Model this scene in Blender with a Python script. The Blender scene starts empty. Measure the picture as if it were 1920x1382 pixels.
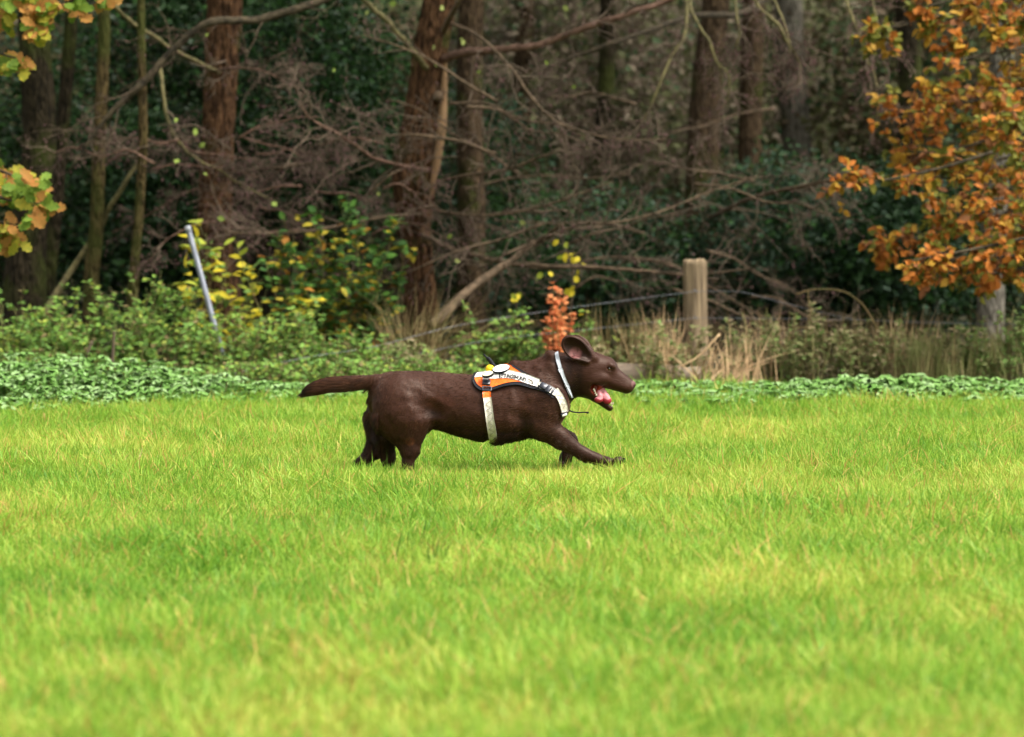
import bpy, math, random
import numpy as np
from mathutils import Vector, Matrix
from mathutils.bvhtree import BVHTree
from mathutils.kdtree import KDTree
random.seed(7)
RG = np.random.default_rng(11)
scene = bpy.context.scene
COL = scene.collection

# ---------------------------------------------------------------- camera, world, light, exposure
F_PX, HOR, CAM_Z, DIST = 8000.0, 400.0, 1.0, 16.0
cam_d = bpy.data.cameras.new('camera'); cam = bpy.data.objects.new('camera', cam_d); COL.objects.link(cam)
cam.location = (0, -DIST, CAM_Z); cam.rotation_euler = (math.radians(90), 0, 0)
cam_d.sensor_width = 36; cam_d.lens = F_PX / 1920 * 36
cam_d.shift_y = -(691 - HOR) / 1920
cam_d.clip_end = 600; cam_d.clip_start = 0.1
cam_d.dof.use_dof = True; cam_d.dof.focus_distance = DIST - 0.08; cam_d.dof.aperture_fstop = 4.5
scene.camera = cam

world = bpy.data.worlds.new('World'); scene.world = world; world.use_nodes = True
wn = world.node_tree; wn.nodes.clear()
wo = wn.nodes.new('ShaderNodeOutputWorld'); wb = wn.nodes.new('ShaderNodeBackground')
sky = wn.nodes.new('ShaderNodeTexSky'); sky.sky_type = 'NISHITA'; sky.sun_disc = False
SUN_EL, SUN_AZ = math.radians(56), math.radians(112)     # azimuth clockwise from +Y
sky.sun_elevation = SUN_EL; sky.sun_rotation = SUN_AZ
sky.dust_density = 6; sky.air_density = 1.0; sky.ozone_density = 0.6
hs = wn.nodes.new('ShaderNodeHueSaturation'); hs.inputs['Saturation'].default_value = 0.10   # cloud-grey sky
wn.links.new(sky.outputs[0], hs.inputs['Color']); wn.links.new(hs.outputs[0], wb.inputs['Color'])
wb.inputs['Strength'].default_value = 0.13
wn.links.new(wb.outputs[0], wo.inputs['Surface'])
sd = bpy.data.lights.new('sun', 'SUN'); sd.energy = 1.5; sd.angle = math.radians(14); sd.color = (1, .96, .88)
sun = bpy.data.objects.new('sun', sd); COL.objects.link(sun)
sdir = Vector((math.sin(SUN_AZ) * math.cos(SUN_EL), math.cos(SUN_AZ) * math.cos(SUN_EL), math.sin(SUN_EL)))
sun.rotation_euler = sdir.to_track_quat('Z', 'Y').to_euler(); sun.location = (0, -5, 12)
scene.view_settings.view_transform = 'Standard'; scene.view_settings.look = 'None'
scene.view_settings.exposure = 1.4; scene.view_settings.gamma = 1
scene.view_settings.use_curve_mapping = False
scene.render.engine = 'CYCLES'
scene.cycles.use_denoising = True
scene.cycles.max_bounces = 6; scene.cycles.diffuse_bounces = 4; scene.cycles.glossy_bounces = 2
scene.cycles.transmission_bounces = 4; scene.cycles.transparent_max_bounces = 4

# ---------------------------------------------------------------- helpers
def U(px, py, D=DIST):
    """a point of the place, seen at (px, py) of the 1920 wide photograph, D metres in front of the camera"""
    return np.array([(px - 960) / F_PX * D, D - DIST, CAM_Z - (py - HOR) / F_PX * D])

def world_loc(o):
    v = Vector((0, 0, 0))
    while o is not None: v = v + o.location; o = o.parent
    return v

def tag(o, label=None, cat=None, group=None, kind=None):
    for k, v in (('label', label), ('category', cat), ('group', group), ('kind', kind)):
        if v: o[k] = v
    return o

def thing(name, label, cat, loc, group=None):
    o = bpy.data.objects.new(name, None); COL.objects.link(o); o.location = loc; o.empty_display_size = .1
    return tag(o, label, cat, group)

def raw_mesh(name, V, faces, midx=None, smooth=True):
    """faces: list of (n,k) int arrays"""
    V = np.asarray(V, dtype=np.float32).reshape(-1, 3)
    me = bpy.data.meshes.new(name)
    faces = [np.asarray(f, dtype=np.int32) for f in faces if len(f)]
    nl = sum(f.size for f in faces); npoly = sum(len(f) for f in faces)
    me.vertices.add(len(V)); me.vertices.foreach_set('co', V.ravel())
    me.loops.add(nl); me.polygons.add(npoly)
    me.loops.foreach_set('vertex_index', np.concatenate([f.ravel() for f in faces]))
    tot = np.concatenate([np.full(len(f), f.shape[1], dtype=np.int32) for f in faces])
    st = np.concatenate([[0], np.cumsum(tot)[:-1]]).astype(np.int32)
    me.polygons.foreach_set('loop_start', st)
    if midx is not None: me.polygons.foreach_set('material_index', np.asarray(midx, dtype=np.int32))
    me.polygons.foreach_set('use_smooth', np.full(npoly, smooth))
    me.update(calc_edges=True)
    return me

def add(name, V, faces, mats, parent=None, midx=None, smooth=True, kind=None):
    V = np.asarray(V, dtype=np.float64).reshape(-1, 3)
    if parent is not None: V = V - np.array(world_loc(parent))
    me = raw_mesh(name, V, faces, midx, smooth)
    for m in (mats if isinstance(mats, (list, tuple)) else [mats]): me.materials.append(m)
    o = bpy.data.objects.new(name, me); COL.objects.link(o); o.parent = parent
    if kind: o['kind'] = kind
    return o

class Buf:
    def __init__(s): s.V = []; s.F = {}; s.n = 0
    def put(s, V, *faces):
        V = np.asarray(V, dtype=np.float64).reshape(-1, 3)
        for f in faces:
            f = np.asarray(f, dtype=np.int64)
            if len(f): s.F.setdefault(f.shape[1], []).append(f + s.n)
        s.V.append(V); s.n += len(V)
    def make(s, name, mats, parent=None, **k):
        return add(name, np.concatenate(s.V), [np.concatenate(v) for v in s.F.values()], mats, parent, **k)

def tubes(P, R, sides=3, cap=True):
    """batch of tubes: P (N,K,3), R (N,K) -> verts, quads"""
    P = np.asarray(P, float); R = np.asarray(R, float); N, K, _ = P.shape
    T = np.gradient(P, axis=1); T /= np.linalg.norm(T, axis=2, keepdims=True) + 1e-9
    ref = np.where(np.abs(T[..., 2:3]) > .9, np.array([1., 0, 0]), np.array([0, 0, 1.]))
    A = np.cross(T, ref); A /= np.linalg.norm(A, axis=2, keepdims=True) + 1e-9
    # keep the frame from flipping along one tube
    for k in range(1, K):
        s = A[:, k - 1] - (A[:, k - 1] * T[:, k]).sum(1, keepdims=True) * T[:, k]
        A[:, k] = s / (np.linalg.norm(s, axis=1, keepdims=True) + 1e-9)
    B = np.cross(T, A)
    th = np.arange(sides) / sides * 2 * np.pi
    V = P[:, :, None, :] + R[:, :, None, None] * (A[:, :, None, :] * np.cos(th)[None, None, :, None] + B[:, :, None, :] * np.sin(th)[None, None, :, None])
    idx = np.arange(N * K * sides).reshape(N, K, sides)
    a = idx[:, :-1]; b = idx[:, 1:]
    q = np.stack([a, np.roll(a, -1, 2), np.roll(b, -1, 2), b], -1).reshape(-1, 4)
    return V.reshape(-1, 3), q

def caps(N, K, sides):
    idx = np.arange(N * K * sides).reshape(N, K, sides)
    return np.concatenate([idx[:, 0, ::-1], idx[:, -1]])

def spline(pts, n):
    """Catmull-Rom through rows of pts"""
    p = np.asarray(pts, float); m = len(p)
    e = np.vstack([2 * p[0] - p[1], p, 2 * p[-1] - p[-2]])
    t = np.linspace(0, m - 1 - 1e-6, n); i = t.astype(int); f = (t - i)[:, None]
    a, b, c, d = e[i], e[i + 1], e[i + 2], e[i + 3]
    return .5 * (2 * b + (c - a) * f + (2 * a - 5 * b + 4 * c - d) * f * f + (3 * b - a - 3 * c + d) * f ** 3)

def _h(ix, iy, iz, s):
    n = (ix * 374761393 + iy * 668265263 + iz * 2147483647 + s * 974634777) & 0xffffffff
    n = ((n ^ (n >> 13)) * 1274126177) & 0xffffffff
    return ((n ^ (n >> 16)) & 0xffff) / 65535.0
def noise(P, scale=1., s=0):
    P = np.asarray(P, float) * scale; i = np.floor(P).astype(np.int64); f = P - i; f = f * f * (3 - 2 * f)
    r = 0
    for dx in (0, 1):
        for dy in (0, 1):
            for dz in (0, 1):
                w = (f[..., 0] if dx else 1 - f[..., 0]) * (f[..., 1] if dy else 1 - f[..., 1]) * (f[..., 2] if dz else 1 - f[..., 2])
                r = r + w * _h(i[..., 0] + dx, i[..., 1] + dy, i[..., 2] + dz, s)
    return r

# ---------------------------------------------------------------- materials
def nodes(m):
    m.use_nodes = True; nt = m.node_tree; nt.nodes.clear()
    out = nt.nodes.new('ShaderNodeOutputMaterial'); b = nt.nodes.new('ShaderNodeBsdfPrincipled')
    nt.links.new(b.outputs[0], out.inputs[0]); return nt, out, b

def mat(name, c, rough=.7, c2=None, scale=30, bump=0., stretch=(1, 1, 1), spec=.15, sheen=0, coat=0, metal=0, detail=4):
    m = bpy.data.materials.new(name); nt, out, b = nodes(m); L = nt.links
    b.inputs['Roughness'].default_value = rough; b.inputs['Specular IOR Level'].default_value = spec
    b.inputs['Metallic'].default_value = metal
    if sheen: b.inputs['Sheen Weight'].default_value = sheen
    if coat: b.inputs['Coat Weight'].default_value = coat; b.inputs['Coat Roughness'].default_value = .15
    tc = nt.nodes.new('ShaderNodeTexCoord'); mp = nt.nodes.new('ShaderNodeMapping'); mp.inputs['Scale'].default_value = stretch
    nz = nt.nodes.new('ShaderNodeTexNoise'); nz.inputs['Scale'].default_value = scale; nz.inputs['Detail'].default_value = detail
    L.new(tc.outputs['Object'], mp.inputs[0]); L.new(mp.outputs[0], nz.inputs['Vector'])
    mx = nt.nodes.new('ShaderNodeMix'); mx.data_type = 'RGBA'
    c2 = c2 or tuple(v * .6 for v in c)
    mx.inputs[6].default_value = (*c2, 1); mx.inputs[7].default_value = (*c, 1)
    mr = nt.nodes.new('ShaderNodeMapRange'); mr.inputs[1].default_value = .35; mr.inputs[2].default_value = .65
    L.new(nz.outputs[0], mr.inputs[0]); L.new(mr.outputs[0], mx.inputs[0]); L.new(mx.outputs[2], b.inputs['Base Color'])
    if bump:
        bp = nt.nodes.new('ShaderNodeBump'); bp.inputs['Strength'].default_value = bump; bp.inputs['Distance'].default_value = .02
        L.new(nz.outputs[0], bp.inputs['Height']); L.new(bp.outputs[0], b.inputs['Normal'])
    return m

def leaf_mat(name, c, c2=None, rough=.6, trans=.3, scale=6, spec=.12):
    """leaf: varied colour from leaf to leaf (noise over the plant), light coming through"""
    m = mat(name, c, rough, c2 or tuple(v * .65 for v in c), scale, spec=spec)
    nt = m.node_tree; out = [n for n in nt.nodes if n.type == 'OUTPUT_MATERIAL'][0]; b = [n for n in nt.nodes if n.type == 'BSDF_PRINCIPLED'][0]
    mx = [n for n in nt.nodes if n.type == 'MIX'][0]
    t = nt.nodes.new('ShaderNodeBsdfTranslucent'); ms = nt.nodes.new('ShaderNodeMixShader'); ms.inputs[0].default_value = trans
    nt.links.new(mx.outputs[2], t.inputs[0]); nt.links.new(b.outputs[0], ms.inputs[1]); nt.links.new(t.outputs[0], ms.inputs[2])
    nt.links.new(ms.outputs[0], out.inputs[0])
    return m

def bark(name, c, c2, moss=0.0, scale=14, flake=.8):
    """long vertical fissures and plates, patches of green"""
    m = bpy.data.materials.new(name); nt, out, b = nodes(m); L = nt.links; N = nt.nodes.new
    b.inputs['Roughness'].default_value = .9; b.inputs['Specular IOR Level'].default_value = .06
    tc = N('ShaderNodeTexCoord'); mp = N('ShaderNodeMapping'); mp.inputs['Scale'].default_value = (1, 1, .30)
    n1 = N('ShaderNodeTexNoise'); n1.inputs['Scale'].default_value = scale * 3; n1.inputs['Detail'].default_value = 6; n1.inputs['Distortion'].default_value = .6
    vo = N('ShaderNodeTexVoronoi'); vo.inputs['Scale'].default_value = scale * 2; vo.feature = 'DISTANCE_TO_EDGE'
    L.new(tc.outputs['Object'], mp.inputs[0]); L.new(mp.outputs[0], n1.inputs['Vector']); L.new(mp.outputs[0], vo.inputs['Vector'])
    mr = N('ShaderNodeMapRange'); mr.inputs[1].default_value = .38; mr.inputs[2].default_value = .62
    L.new(n1.outputs[0], mr.inputs[0])
    mx = N('ShaderNodeMix'); mx.data_type = 'RGBA'; mx.inputs[6].default_value = (*c2, 1); mx.inputs[7].default_value = (*c, 1)
    L.new(mr.outputs[0], mx.inputs[0])
    n2 = N('ShaderNodeTexNoise'); n2.inputs['Scale'].default_value = 4; n2.inputs['Detail'].default_value = 5; L.new(tc.outputs['Object'], n2.inputs['Vector'])
    m2 = N('ShaderNodeMapRange'); m2.inputs[1].default_value = .62 - moss * .2; m2.inputs[2].default_value = .72 - moss * .15; m2.inputs[4].default_value = .75 * (moss > 0)
    L.new(n2.outputs[0], m2.inputs[0])
    m3 = N('ShaderNodeMix'); m3.data_type = 'RGBA'; m3.inputs[7].default_value = (.045, .055, .012, 1)
    L.new(m2.outputs[0], m3.inputs[0]); L.new(mx.outputs[2], m3.inputs[6]); L.new(m3.outputs[2], b.inputs['Base Color'])
    ad = N('ShaderNodeMath'); ad.operation = 'ADD'; sq = N('ShaderNodeMath'); sq.operation = 'MULTIPLY'; sq.inputs[1].default_value = 1.5
    L.new(vo.outputs['Distance'], sq.inputs[0]); L.new(sq.outputs[0], ad.inputs[0]); L.new(n1.outputs[0], ad.inputs[1])
    bp = N('ShaderNodeBump'); bp.inputs['Strength'].default_value = flake; bp.inputs['Distance'].default_value = .03
    L.new(ad.outputs[0], bp.inputs['Height']); L.new(bp.outputs[0], b.inputs['Normal'])
    return m

M = {}
M['bark_red'] = bark('bark_red', (.135, .070, .034), (.024, .013, .007), .15)
M['bark_olive'] = bark('bark_olive', (.11, .078, .032), (.028, .020, .009), .9)
M['bark_dark'] = bark('bark_dark', (.042, .032, .018), (.012, .010, .006), .7)
M['bark_grey'] = bark('bark_grey', (.20, .18, .14), (.08, .07, .055), .3)
M['bark_far'] = bark('bark_far', (.10, .066, .036), (.03, .02, .012), .5)
M['branch'] = mat('branch_bark', (.17, .115, .07), .8, (.07, .05, .03), 25, .4)
M['branch_red'] = mat('reddish_branch_bark', (.20, .115, .080), .75, (.09, .05, .032), 30, .4)
M['branch_green'] = mat('algae_green_branch_bark', (.20, .17, .07), .8, (.10, .085, .04), 30, .4)
M['branch_dark'] = mat('dark_branch_bark', (.085, .065, .038), .85, (.02, .016, .01), 25, .5)
M['twig'] = mat('pinkish_twig', (.165, .120, .082), .75, (.065, .048, .03), 4)
M['twig_dark'] = mat('brown_twig', (.12, .085, .055), .8, (.05, .035, .02), 4)
M['catkin'] = mat('purple_brown_catkin', (.24, .12, .12), .8, (.12, .06, .06), 8)
M['stem_green'] = mat('green_stem', (.12, .15, .04), .6, (.14, .09, .04), 5)
M['holly'] = [leaf_mat('evergreen_leaf_dark', (.015, .042, .008), (.005, .016, .003), .45, .15, spec=.14),
              leaf_mat('evergreen_leaf_mid', (.034, .088, .018), (.012, .034, .007), .45, .2, spec=.14),
              leaf_mat('evergreen_leaf_blue', (.034, .070, .034), (.015, .034, .016), .45, .15, spec=.14)]
M['woods'] = [leaf_mat('undergrowth_leaf_olive', (.11, .11, .04), (.045, .048, .018)),
              leaf_mat('undergrowth_leaf_brown', (.155, .11, .065), (.07, .05, .028)),
              leaf_mat('undergrowth_leaf_green', (.07, .11, .04), (.03, .055, .02))]
M['woods_pale'] = [leaf_mat('pale_undergrowth_leaf_olive', (.17, .18, .075), (.09, .095, .04)), leaf_mat('pale_undergrowth_leaf_brown', (.25, .20, .135), (.13, .10, .07)),
                   leaf_mat('pale_undergrowth_leaf_green', (.10, .15, .07), (.05, .08, .035))]  # undergrowth leaves lightened: haze right of centre painted into the colour
M['green'] = [leaf_mat('herb_leaf_fresh', (.24, .40, .07), (.15, .28, .05)),
              leaf_mat('herb_leaf_mid', (.16, .29, .06), (.09, .18, .04)),
              leaf_mat('herb_leaf_yellow', (.36, .42, .07), (.24, .30, .05)),
              leaf_mat('herb_leaf_dry', (.26, .20, .09), (.16, .12, .05))]
M['greenleaf'] = [leaf_mat('climber_leaf_green', (.10, .22, .035), (.05, .12, .02)),
                  leaf_mat('climber_leaf_deep', (.055, .13, .03), (.03, .07, .018)),
                  leaf_mat('climber_leaf_gold', (.42, .34, .03), (.30, .24, .03)),
                  leaf_mat('climber_leaf_orange', (.45, .20, .03), (.30, .14, .03))]
M['yellow'] = [leaf_mat('yellow_leaf', (.62, .50, .03), (.42, .36, .03), trans=.35),
               leaf_mat('yellow_green_leaf', (.38, .42, .05), (.24, .30, .04), trans=.35),
               leaf_mat('green_edged_leaf', (.16, .26, .06), (.10, .18, .04))]
M['orange'] = [leaf_mat('orange_leaf', (.50, .17, .025), (.30, .10, .02), trans=.35),
               leaf_mat('amber_leaf', (.48, .27, .03), (.33, .19, .03), trans=.35),
               leaf_mat('brown_orange_leaf', (.30, .12, .04), (.18, .075, .03), trans=.3),
               leaf_mat('olive_leaf', (.20, .19, .025), (.10, .11, .02), trans=.35)]
M['oak'] = [leaf_mat('oak_leaf_green', (.18, .26, .03), (.10, .17, .025), trans=.35),
            leaf_mat('oak_leaf_gold', (.40, .33, .035), (.24, .24, .03), trans=.35),
            leaf_mat('oak_leaf_rust', (.45, .19, .05), (.30, .17, .04), trans=.35)]
M['rust'] = [leaf_mat('copper_leaf', (.66, .21, .08), (.46, .14, .055), trans=.3), leaf_mat('copper_leaf_pale', (.72, .31, .12), (.55, .21, .08), trans=.3)]
M['nettle'] = [leaf_mat('nettle_leaf', (.24, .42, .11), (.16, .31, .07), .6, .3, 9, spec=.2),
               leaf_mat('nettle_leaf_pale', (.34, .50, .21), (.25, .40, .14), .6, .3, 9, spec=.2),
               leaf_mat('nettle_leaf_deep', (.17, .33, .07), (.11, .24, .045), .6, .3, 9, spec=.15)]
M['straw'] = mat('dry_straw', (.62, .43, .23), .7, (.42, .27, .14), 12)
M['straw_brown'] = mat('brown_dry_grass', (.20, .135, .06), .75, (.11, .10, .035), 12)
M['rush'] = mat('green_rush', (.20, .24, .07), .6, (.24, .18, .08), 9)
M['weed'] = [leaf_mat('weed_leaf_olive', (.27, .29, .11), (.17, .19, .07)), leaf_mat('weed_leaf_beige', (.40, .32, .18), (.26, .20, .11)),
             leaf_mat('weed_leaf_green', (.20, .31, .08), (.12, .21, .05))]

# ---------------------------------------------------------------- ground: pasture, wood floor, added bank that blocks the sky
def ground_z(x, y):
    y = np.asarray(y, float); x = np.asarray(x, float)
    P = np.stack([x, y, 0 * x], -1)
    z = (noise(P, .9, 3) - .5) * .035 + (noise(P, .25, 4) - .5) * .05
    near = np.clip((y + 16) / 16, 0, 1); z = z * .5
    t = np.clip((y - 24) / 26, 0, 1); bank = 6.5 * t * t * (3 - 2 * t)  # slope added behind the trees to block the sky
    rough = np.clip((y - 8) / 4, 0, 1) * (noise(P, .7, 9) - .5) * .18
    return z + bank + rough
gx = np.concatenate([[-180, -90, -45, -25], np.linspace(-16, 16, 129), [25, 45, 90, 180]])
gy = np.concatenate([[-120, -60, -30, -20], np.linspace(-14, 60, 260), [75, 110, 180]])
GX, GY = np.meshgrid(gx, gy); GZ = ground_z(GX, GY)
V = np.stack([GX, GY, GZ], -1).reshape(-1, 3); n_, m_ = GX.shape
ii = np.arange(n_ * m_).reshape(n_, m_)
Q = np.stack([ii[:-1, :-1], ii[:-1, 1:], ii[1:, 1:], ii[1:, :-1]], -1).reshape(-1, 4)
gm = mat('soil_and_litter', (.05, .055, .018), .95, (.03, .022, .012), 6, .6)
nt = gm.node_tree; b = [n for n in nt.nodes if n.type == 'BSDF_PRINCIPLED'][0]; mxs = [n for n in nt.nodes if n.type == 'MIX'][0]
tc = nt.nodes.new('ShaderNodeTexCoord'); sp = nt.nodes.new('ShaderNodeSeparateXYZ'); mr = nt.nodes.new('ShaderNodeMapRange')
mr.inputs[1].default_value = 5; mr.inputs[2].default_value = 7
mm = nt.nodes.new('ShaderNodeMix'); mm.data_type = 'RGBA'; mm.inputs[6].default_value = (.07, .13, .012, 1)
nt.links.new(tc.outputs['Object'], sp.inputs[0]); nt.links.new(sp.outputs[1], mr.inputs[0]); nt.links.new(mr.outputs[0], mm.inputs[0])
nt.links.new(mxs.outputs[2], mm.inputs[7]); nt.links.new(mm.outputs[2], b.inputs['Base Color'])
tag(add('ground', V, [Q], gm), kind='structure')
def gz(x, y): return float(ground_z(np.array([x]), np.array([y]))[0])

# ---------------------------------------------------------------- leaves
def tmpl(kind):
    if kind == 'leaf':      # pointed, folded along the midrib, drooping at the tip
        v = [(0, 0, 0), (-.27, .28, .05), (-.27, .62, .04), (0, 1, -.10), (.27, .62, .04), (.27, .28, .05), (0, .48, -.02)]
        f = [(0, 5, 6), (5, 4, 6), (4, 3, 6), (3, 2, 6), (2, 1, 6), (1, 0, 6)]
    elif kind == 'round':
        v = [(0, 0, 0), (-.30, .18, .04), (-.42, .5, .06), (-.28, .82, .02), (0, 1, -.08), (.28, .82, .02), (.42, .5, .06), (.30, .18, .04), (0, .5, -.02)]
        f = [(i, (i - 1) % 8, 8) for i in range(8)]
    elif kind == 'oak':
        s = [(.07, .03), (.18, .17), (.12, .26), (.27, .38), (.19, .49), (.34, .63), (.22, .74), (.23, .86), (.08, .97)]
        mid_ = [(0, y, -.03 * y) for a, y in s]; v = mid_ + [(a, y, .06 * a) for a, y in s] + [(-a, y, .06 * a) for a, y in s] + [(0, -.12, 0), (0, 1.03, -.06)]; f = []
        for i in range(8): f += [(i, 9 + i, 10 + i), (i, 10 + i, i + 1), (i, i + 1, 19 + i), (i, 19 + i, 18 + i)]
        f += [(27, 9, 0), (27, 0, 18), (8, 17, 28), (8, 28, 26)]
    elif kind == 'nettle':
        s = [(.20, .10), (.34, .26), (.28, .36), (.34, .44), (.24, .56), (.26, .64), (.14, .78), (.13, .86)]
        v = [(0, 0, 0)] + [(a, y, .05 - .10 * y) for a, y in s] + [(0, 1.05, -.24)] + [(-a, y, .05 - .10 * y) for a, y in s[::-1]]
        n = len(v); v += [(0, .3, -.03), (0, .65, -.10)]
        f = [(i, (i + 1) % n, n + (0 if (v[i][1] + v[(i + 1) % n][1]) / 2 < .5 else 1)) for i in range(n)]
        f += [(n, n + 1, 4), (n + 1, n, n - 4)]
    elif kind == 'catkin':
        v = [(0, 0, 0), (-.16, .35, 0), (0, .35, .16), (.16, .35, 0), (0, .35, -.16), (0, 1, 0)]
        f = [(0, 2, 1), (0, 3, 2), (0, 4, 3), (0, 1, 4), (5, 1, 2), (5, 2, 3), (5, 3, 4), (5, 4, 1)]
    return np.array(v, float), np.array(f, np.int64)
T = {k: tmpl(k) for k in ('leaf', 'round', 'oak', 'nettle', 'catkin')}

def frames(d, up):
    """rotation matrices (N,3,3), columns x, y=d, z near up"""
    d = d / (np.linalg.norm(d, axis=1, keepdims=True) + 1e-9)
    x = np.cross(d, up); x /= np.linalg.norm(x, axis=1, keepdims=True) + 1e-9
    z = np.cross(x, d)
    return np.stack([x, d, z], -1)

def leaf_mesh(kind, P, d, up, size, pick):
    v, f = T[kind]; R = frames(d, up); n = len(P)
    V = np.einsum('nij,kj->nki', R, v) * np.asarray(size).reshape(-1, 1, 1) + P[:, None, :]
    Fi = f[None] + (np.arange(n) * len(v))[:, None, None]
    return V.reshape(-1, 3), Fi.reshape(-1, 3), np.repeat(pick, len(f))

def rdir(n, zmul=1., zadd=0.):
    d = RG.normal(size=(n, 3)); d[:, 2] = d[:, 2] * zmul + zadd
    return d / np.linalg.norm(d, axis=1, keepdims=True)

def foliage(name, kind, P, d, up, size, pick, mats, parent, nobj=0, part='leaf'):
    """the nearest nobj leaves as single parts sharing mesh data, the others joined into one part"""
    n = len(P); size = np.asarray(size) * np.ones(n)
    order = np.arange(n)
    if nobj:
        key = P[:, 1] - (np.abs((P[:, 0]) / (P[:, 1] + DIST)) > .12) * -5 + (P[:, 2] > CAM_Z + .05 * (P[:, 1] + DIST)) * 5
        order = np.argsort(key)
    sel, rest = order[:nobj], order[nobj:]
    if nobj:
        v, f = T[kind]; off = world_loc(parent); mesh = []
        for mi, m in enumerate(mats):
            for q in range(2):
                vv = v.copy(); vv[:, 2] += (q * 2 - 1) * .10 * np.sin(vv[:, 1] * 3 + q) ; vv[:, 0] *= (1, .85)[q]
                me = raw_mesh(part, vv, [f]); me.materials.append(m); mesh.append(me)
        R = frames(d[sel], up[sel])
        for k, i in enumerate(sel):
            o = bpy.data.objects.new(part, mesh[int(pick[i]) * 2 + (k & 1)])
            mw = Matrix([list(R[k][0] * size[i]) + [P[i][0] - off.x], list(R[k][1] * size[i]) + [P[i][1] - off.y], list(R[k][2] * size[i]) + [P[i][2] - off.z], [0, 0, 0, 1]])
            o.matrix_basis = mw; COL.objects.link(o); o.parent = parent
    if len(rest):
        V, Fa, mi = leaf_mesh(kind, P[rest], d[rest], up[rest], size[rest], pick[rest])
        return add(name, V, [Fa], list(mats), parent, midx=mi, kind='stuff' if nobj else None)

def walk(P0, d0, L, K=5, wob=.35, grav=0., rng=RG):
    """N crooked paths from P0 along d0, length L (N,)"""
    n = len(P0); P = np.zeros((n, K, 3)); P[:, 0] = P0; d = d0.copy(); st = (np.asarray(L) / (K - 1)).reshape(-1, 1)
    for k in range(1, K):
        d = d + rng.normal(size=(n, 3)) * wob; d[:, 2] += grav; d /= np.linalg.norm(d, axis=1, keepdims=True)
        P[:, k] = P[:, k - 1] + d * st
    return P

def sprout(P, per, L, spread=1., lo=.15, K=5, wob=.35, grav=0., flat=.7):
    """side shoots from a batch of paths (N,K,3)"""
    N, KK, _ = P.shape
    i = np.repeat(np.arange(N), per); t = RG.uniform(lo, .98, len(i)) * (KK - 1); a = t.astype(int); f = (t - a)[:, None]
    P0 = P[i, a] * (1 - f) + P[i, np.minimum(a + 1, KK - 1)] * f
    tn = P[i, np.minimum(a + 1, KK - 1)] - P[i, a]; tn /= np.linalg.norm(tn, axis=1, keepdims=True) + 1e-9
    r = rdir(len(i), flat); r -= (r * tn).sum(1, keepdims=True) * tn; r /= np.linalg.norm(r, axis=1, keepdims=True) + 1e-9
    d = tn + r * spread * RG.uniform(.5, 1.3, (len(i), 1)); d /= np.linalg.norm(d, axis=1, keepdims=True)
    LL = np.asarray(L) * RG.uniform(.45, 1.25, len(i)) * (1.15 - .6 * t / (KK - 1))
    return walk(P0, d, LL, K, wob, grav)

def limb(buf, pts, radii, sides=8, n=None):
    """one smooth branch into a Buf, points (px,py,D)"""
    P = np.array([U(*p) for p in pts]); n = n or max(8, len(pts) * 6)
    S = spline(P, n); R = np.interp(np.linspace(0, 1, n), np.linspace(0, 1, len(radii)), radii)
    j = (noise(S, 14, 5) - .5)[:, None] * np.array([1, 1, 1]) * R[:, None] * .9
    S = S + j; R = R * (1 + .22 * (noise(S, 22, 8) - .5))
    V, q = tubes(S[None], R[None], sides); buf.put(V, q, caps(1, n, sides)); return S

def trunk_mesh(pts, radii, sides=40, n=120, ridge=.06, buttress=.25, s=1, lumps=()):
    """fissured trunk: centre line through pts, ridges running up it"""
    S = spline(pts, n); R = np.interp(np.linspace(0, 1, n), np.linspace(0, 1, len(radii)), radii)
    V, q = tubes(S[None], R[None], sides)
    V = V.reshape(n, sides, 3); C = S[:, None]; D_ = V - C
    th = np.arange(sides) / sides * 2 * np.pi
    tt = np.linspace(0, 1, n)[:, None] * np.ones(sides)
    H = np.stack([np.cos(th)[None] * 3 * np.ones((n, 1)), np.sin(th)[None] * 3 * np.ones((n, 1)), S[:, 2:3] * 1.2 * np.ones(sides)], -1)
    k = 1 + ridge * 2 * (noise(H, 2.4, s) - .5) + ridge * 1.6 * (np.abs(noise(H, 5.5, s + 1) - .5) * 2 - .5) + .12 * (noise(H, .6, s + 2) - .5)
    for (z0, a0, amp, w) in lumps:
        da = np.abs((th - a0 + np.pi) % (2 * np.pi) - np.pi)[None]
        k = k + amp * np.exp(-((S[:, 2:3] - z0) / w) ** 2 - (da / .7) ** 2)
    V = C + D_ * k[..., None]
    return V.reshape(-1, 3), q

def leaf_blob(n, cen, rad, size, pal, zr=1., clump=.16, cl=26, px=None):
    """leaf positions in clumps spread through an ellipsoid"""
    nc = max(1, n // cl); c = RG.normal(size=(nc, 3)); c /= np.linalg.norm(c, axis=1, keepdims=True); c *= RG.uniform(.1, 1, (nc, 1)) ** .45
    c = c * rad + cen
    i = RG.integers(0, nc, n); P = c[i] + RG.normal(size=(n, 3)) * clump * np.array([1, 1, .7])
    cp = RG.choice(len(pal), nc, p=pal)
    pick = np.where(RG.random(n) < .75, cp[i], RG.choice(len(pal), n, p=pal))
    return P, pick, c

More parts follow.
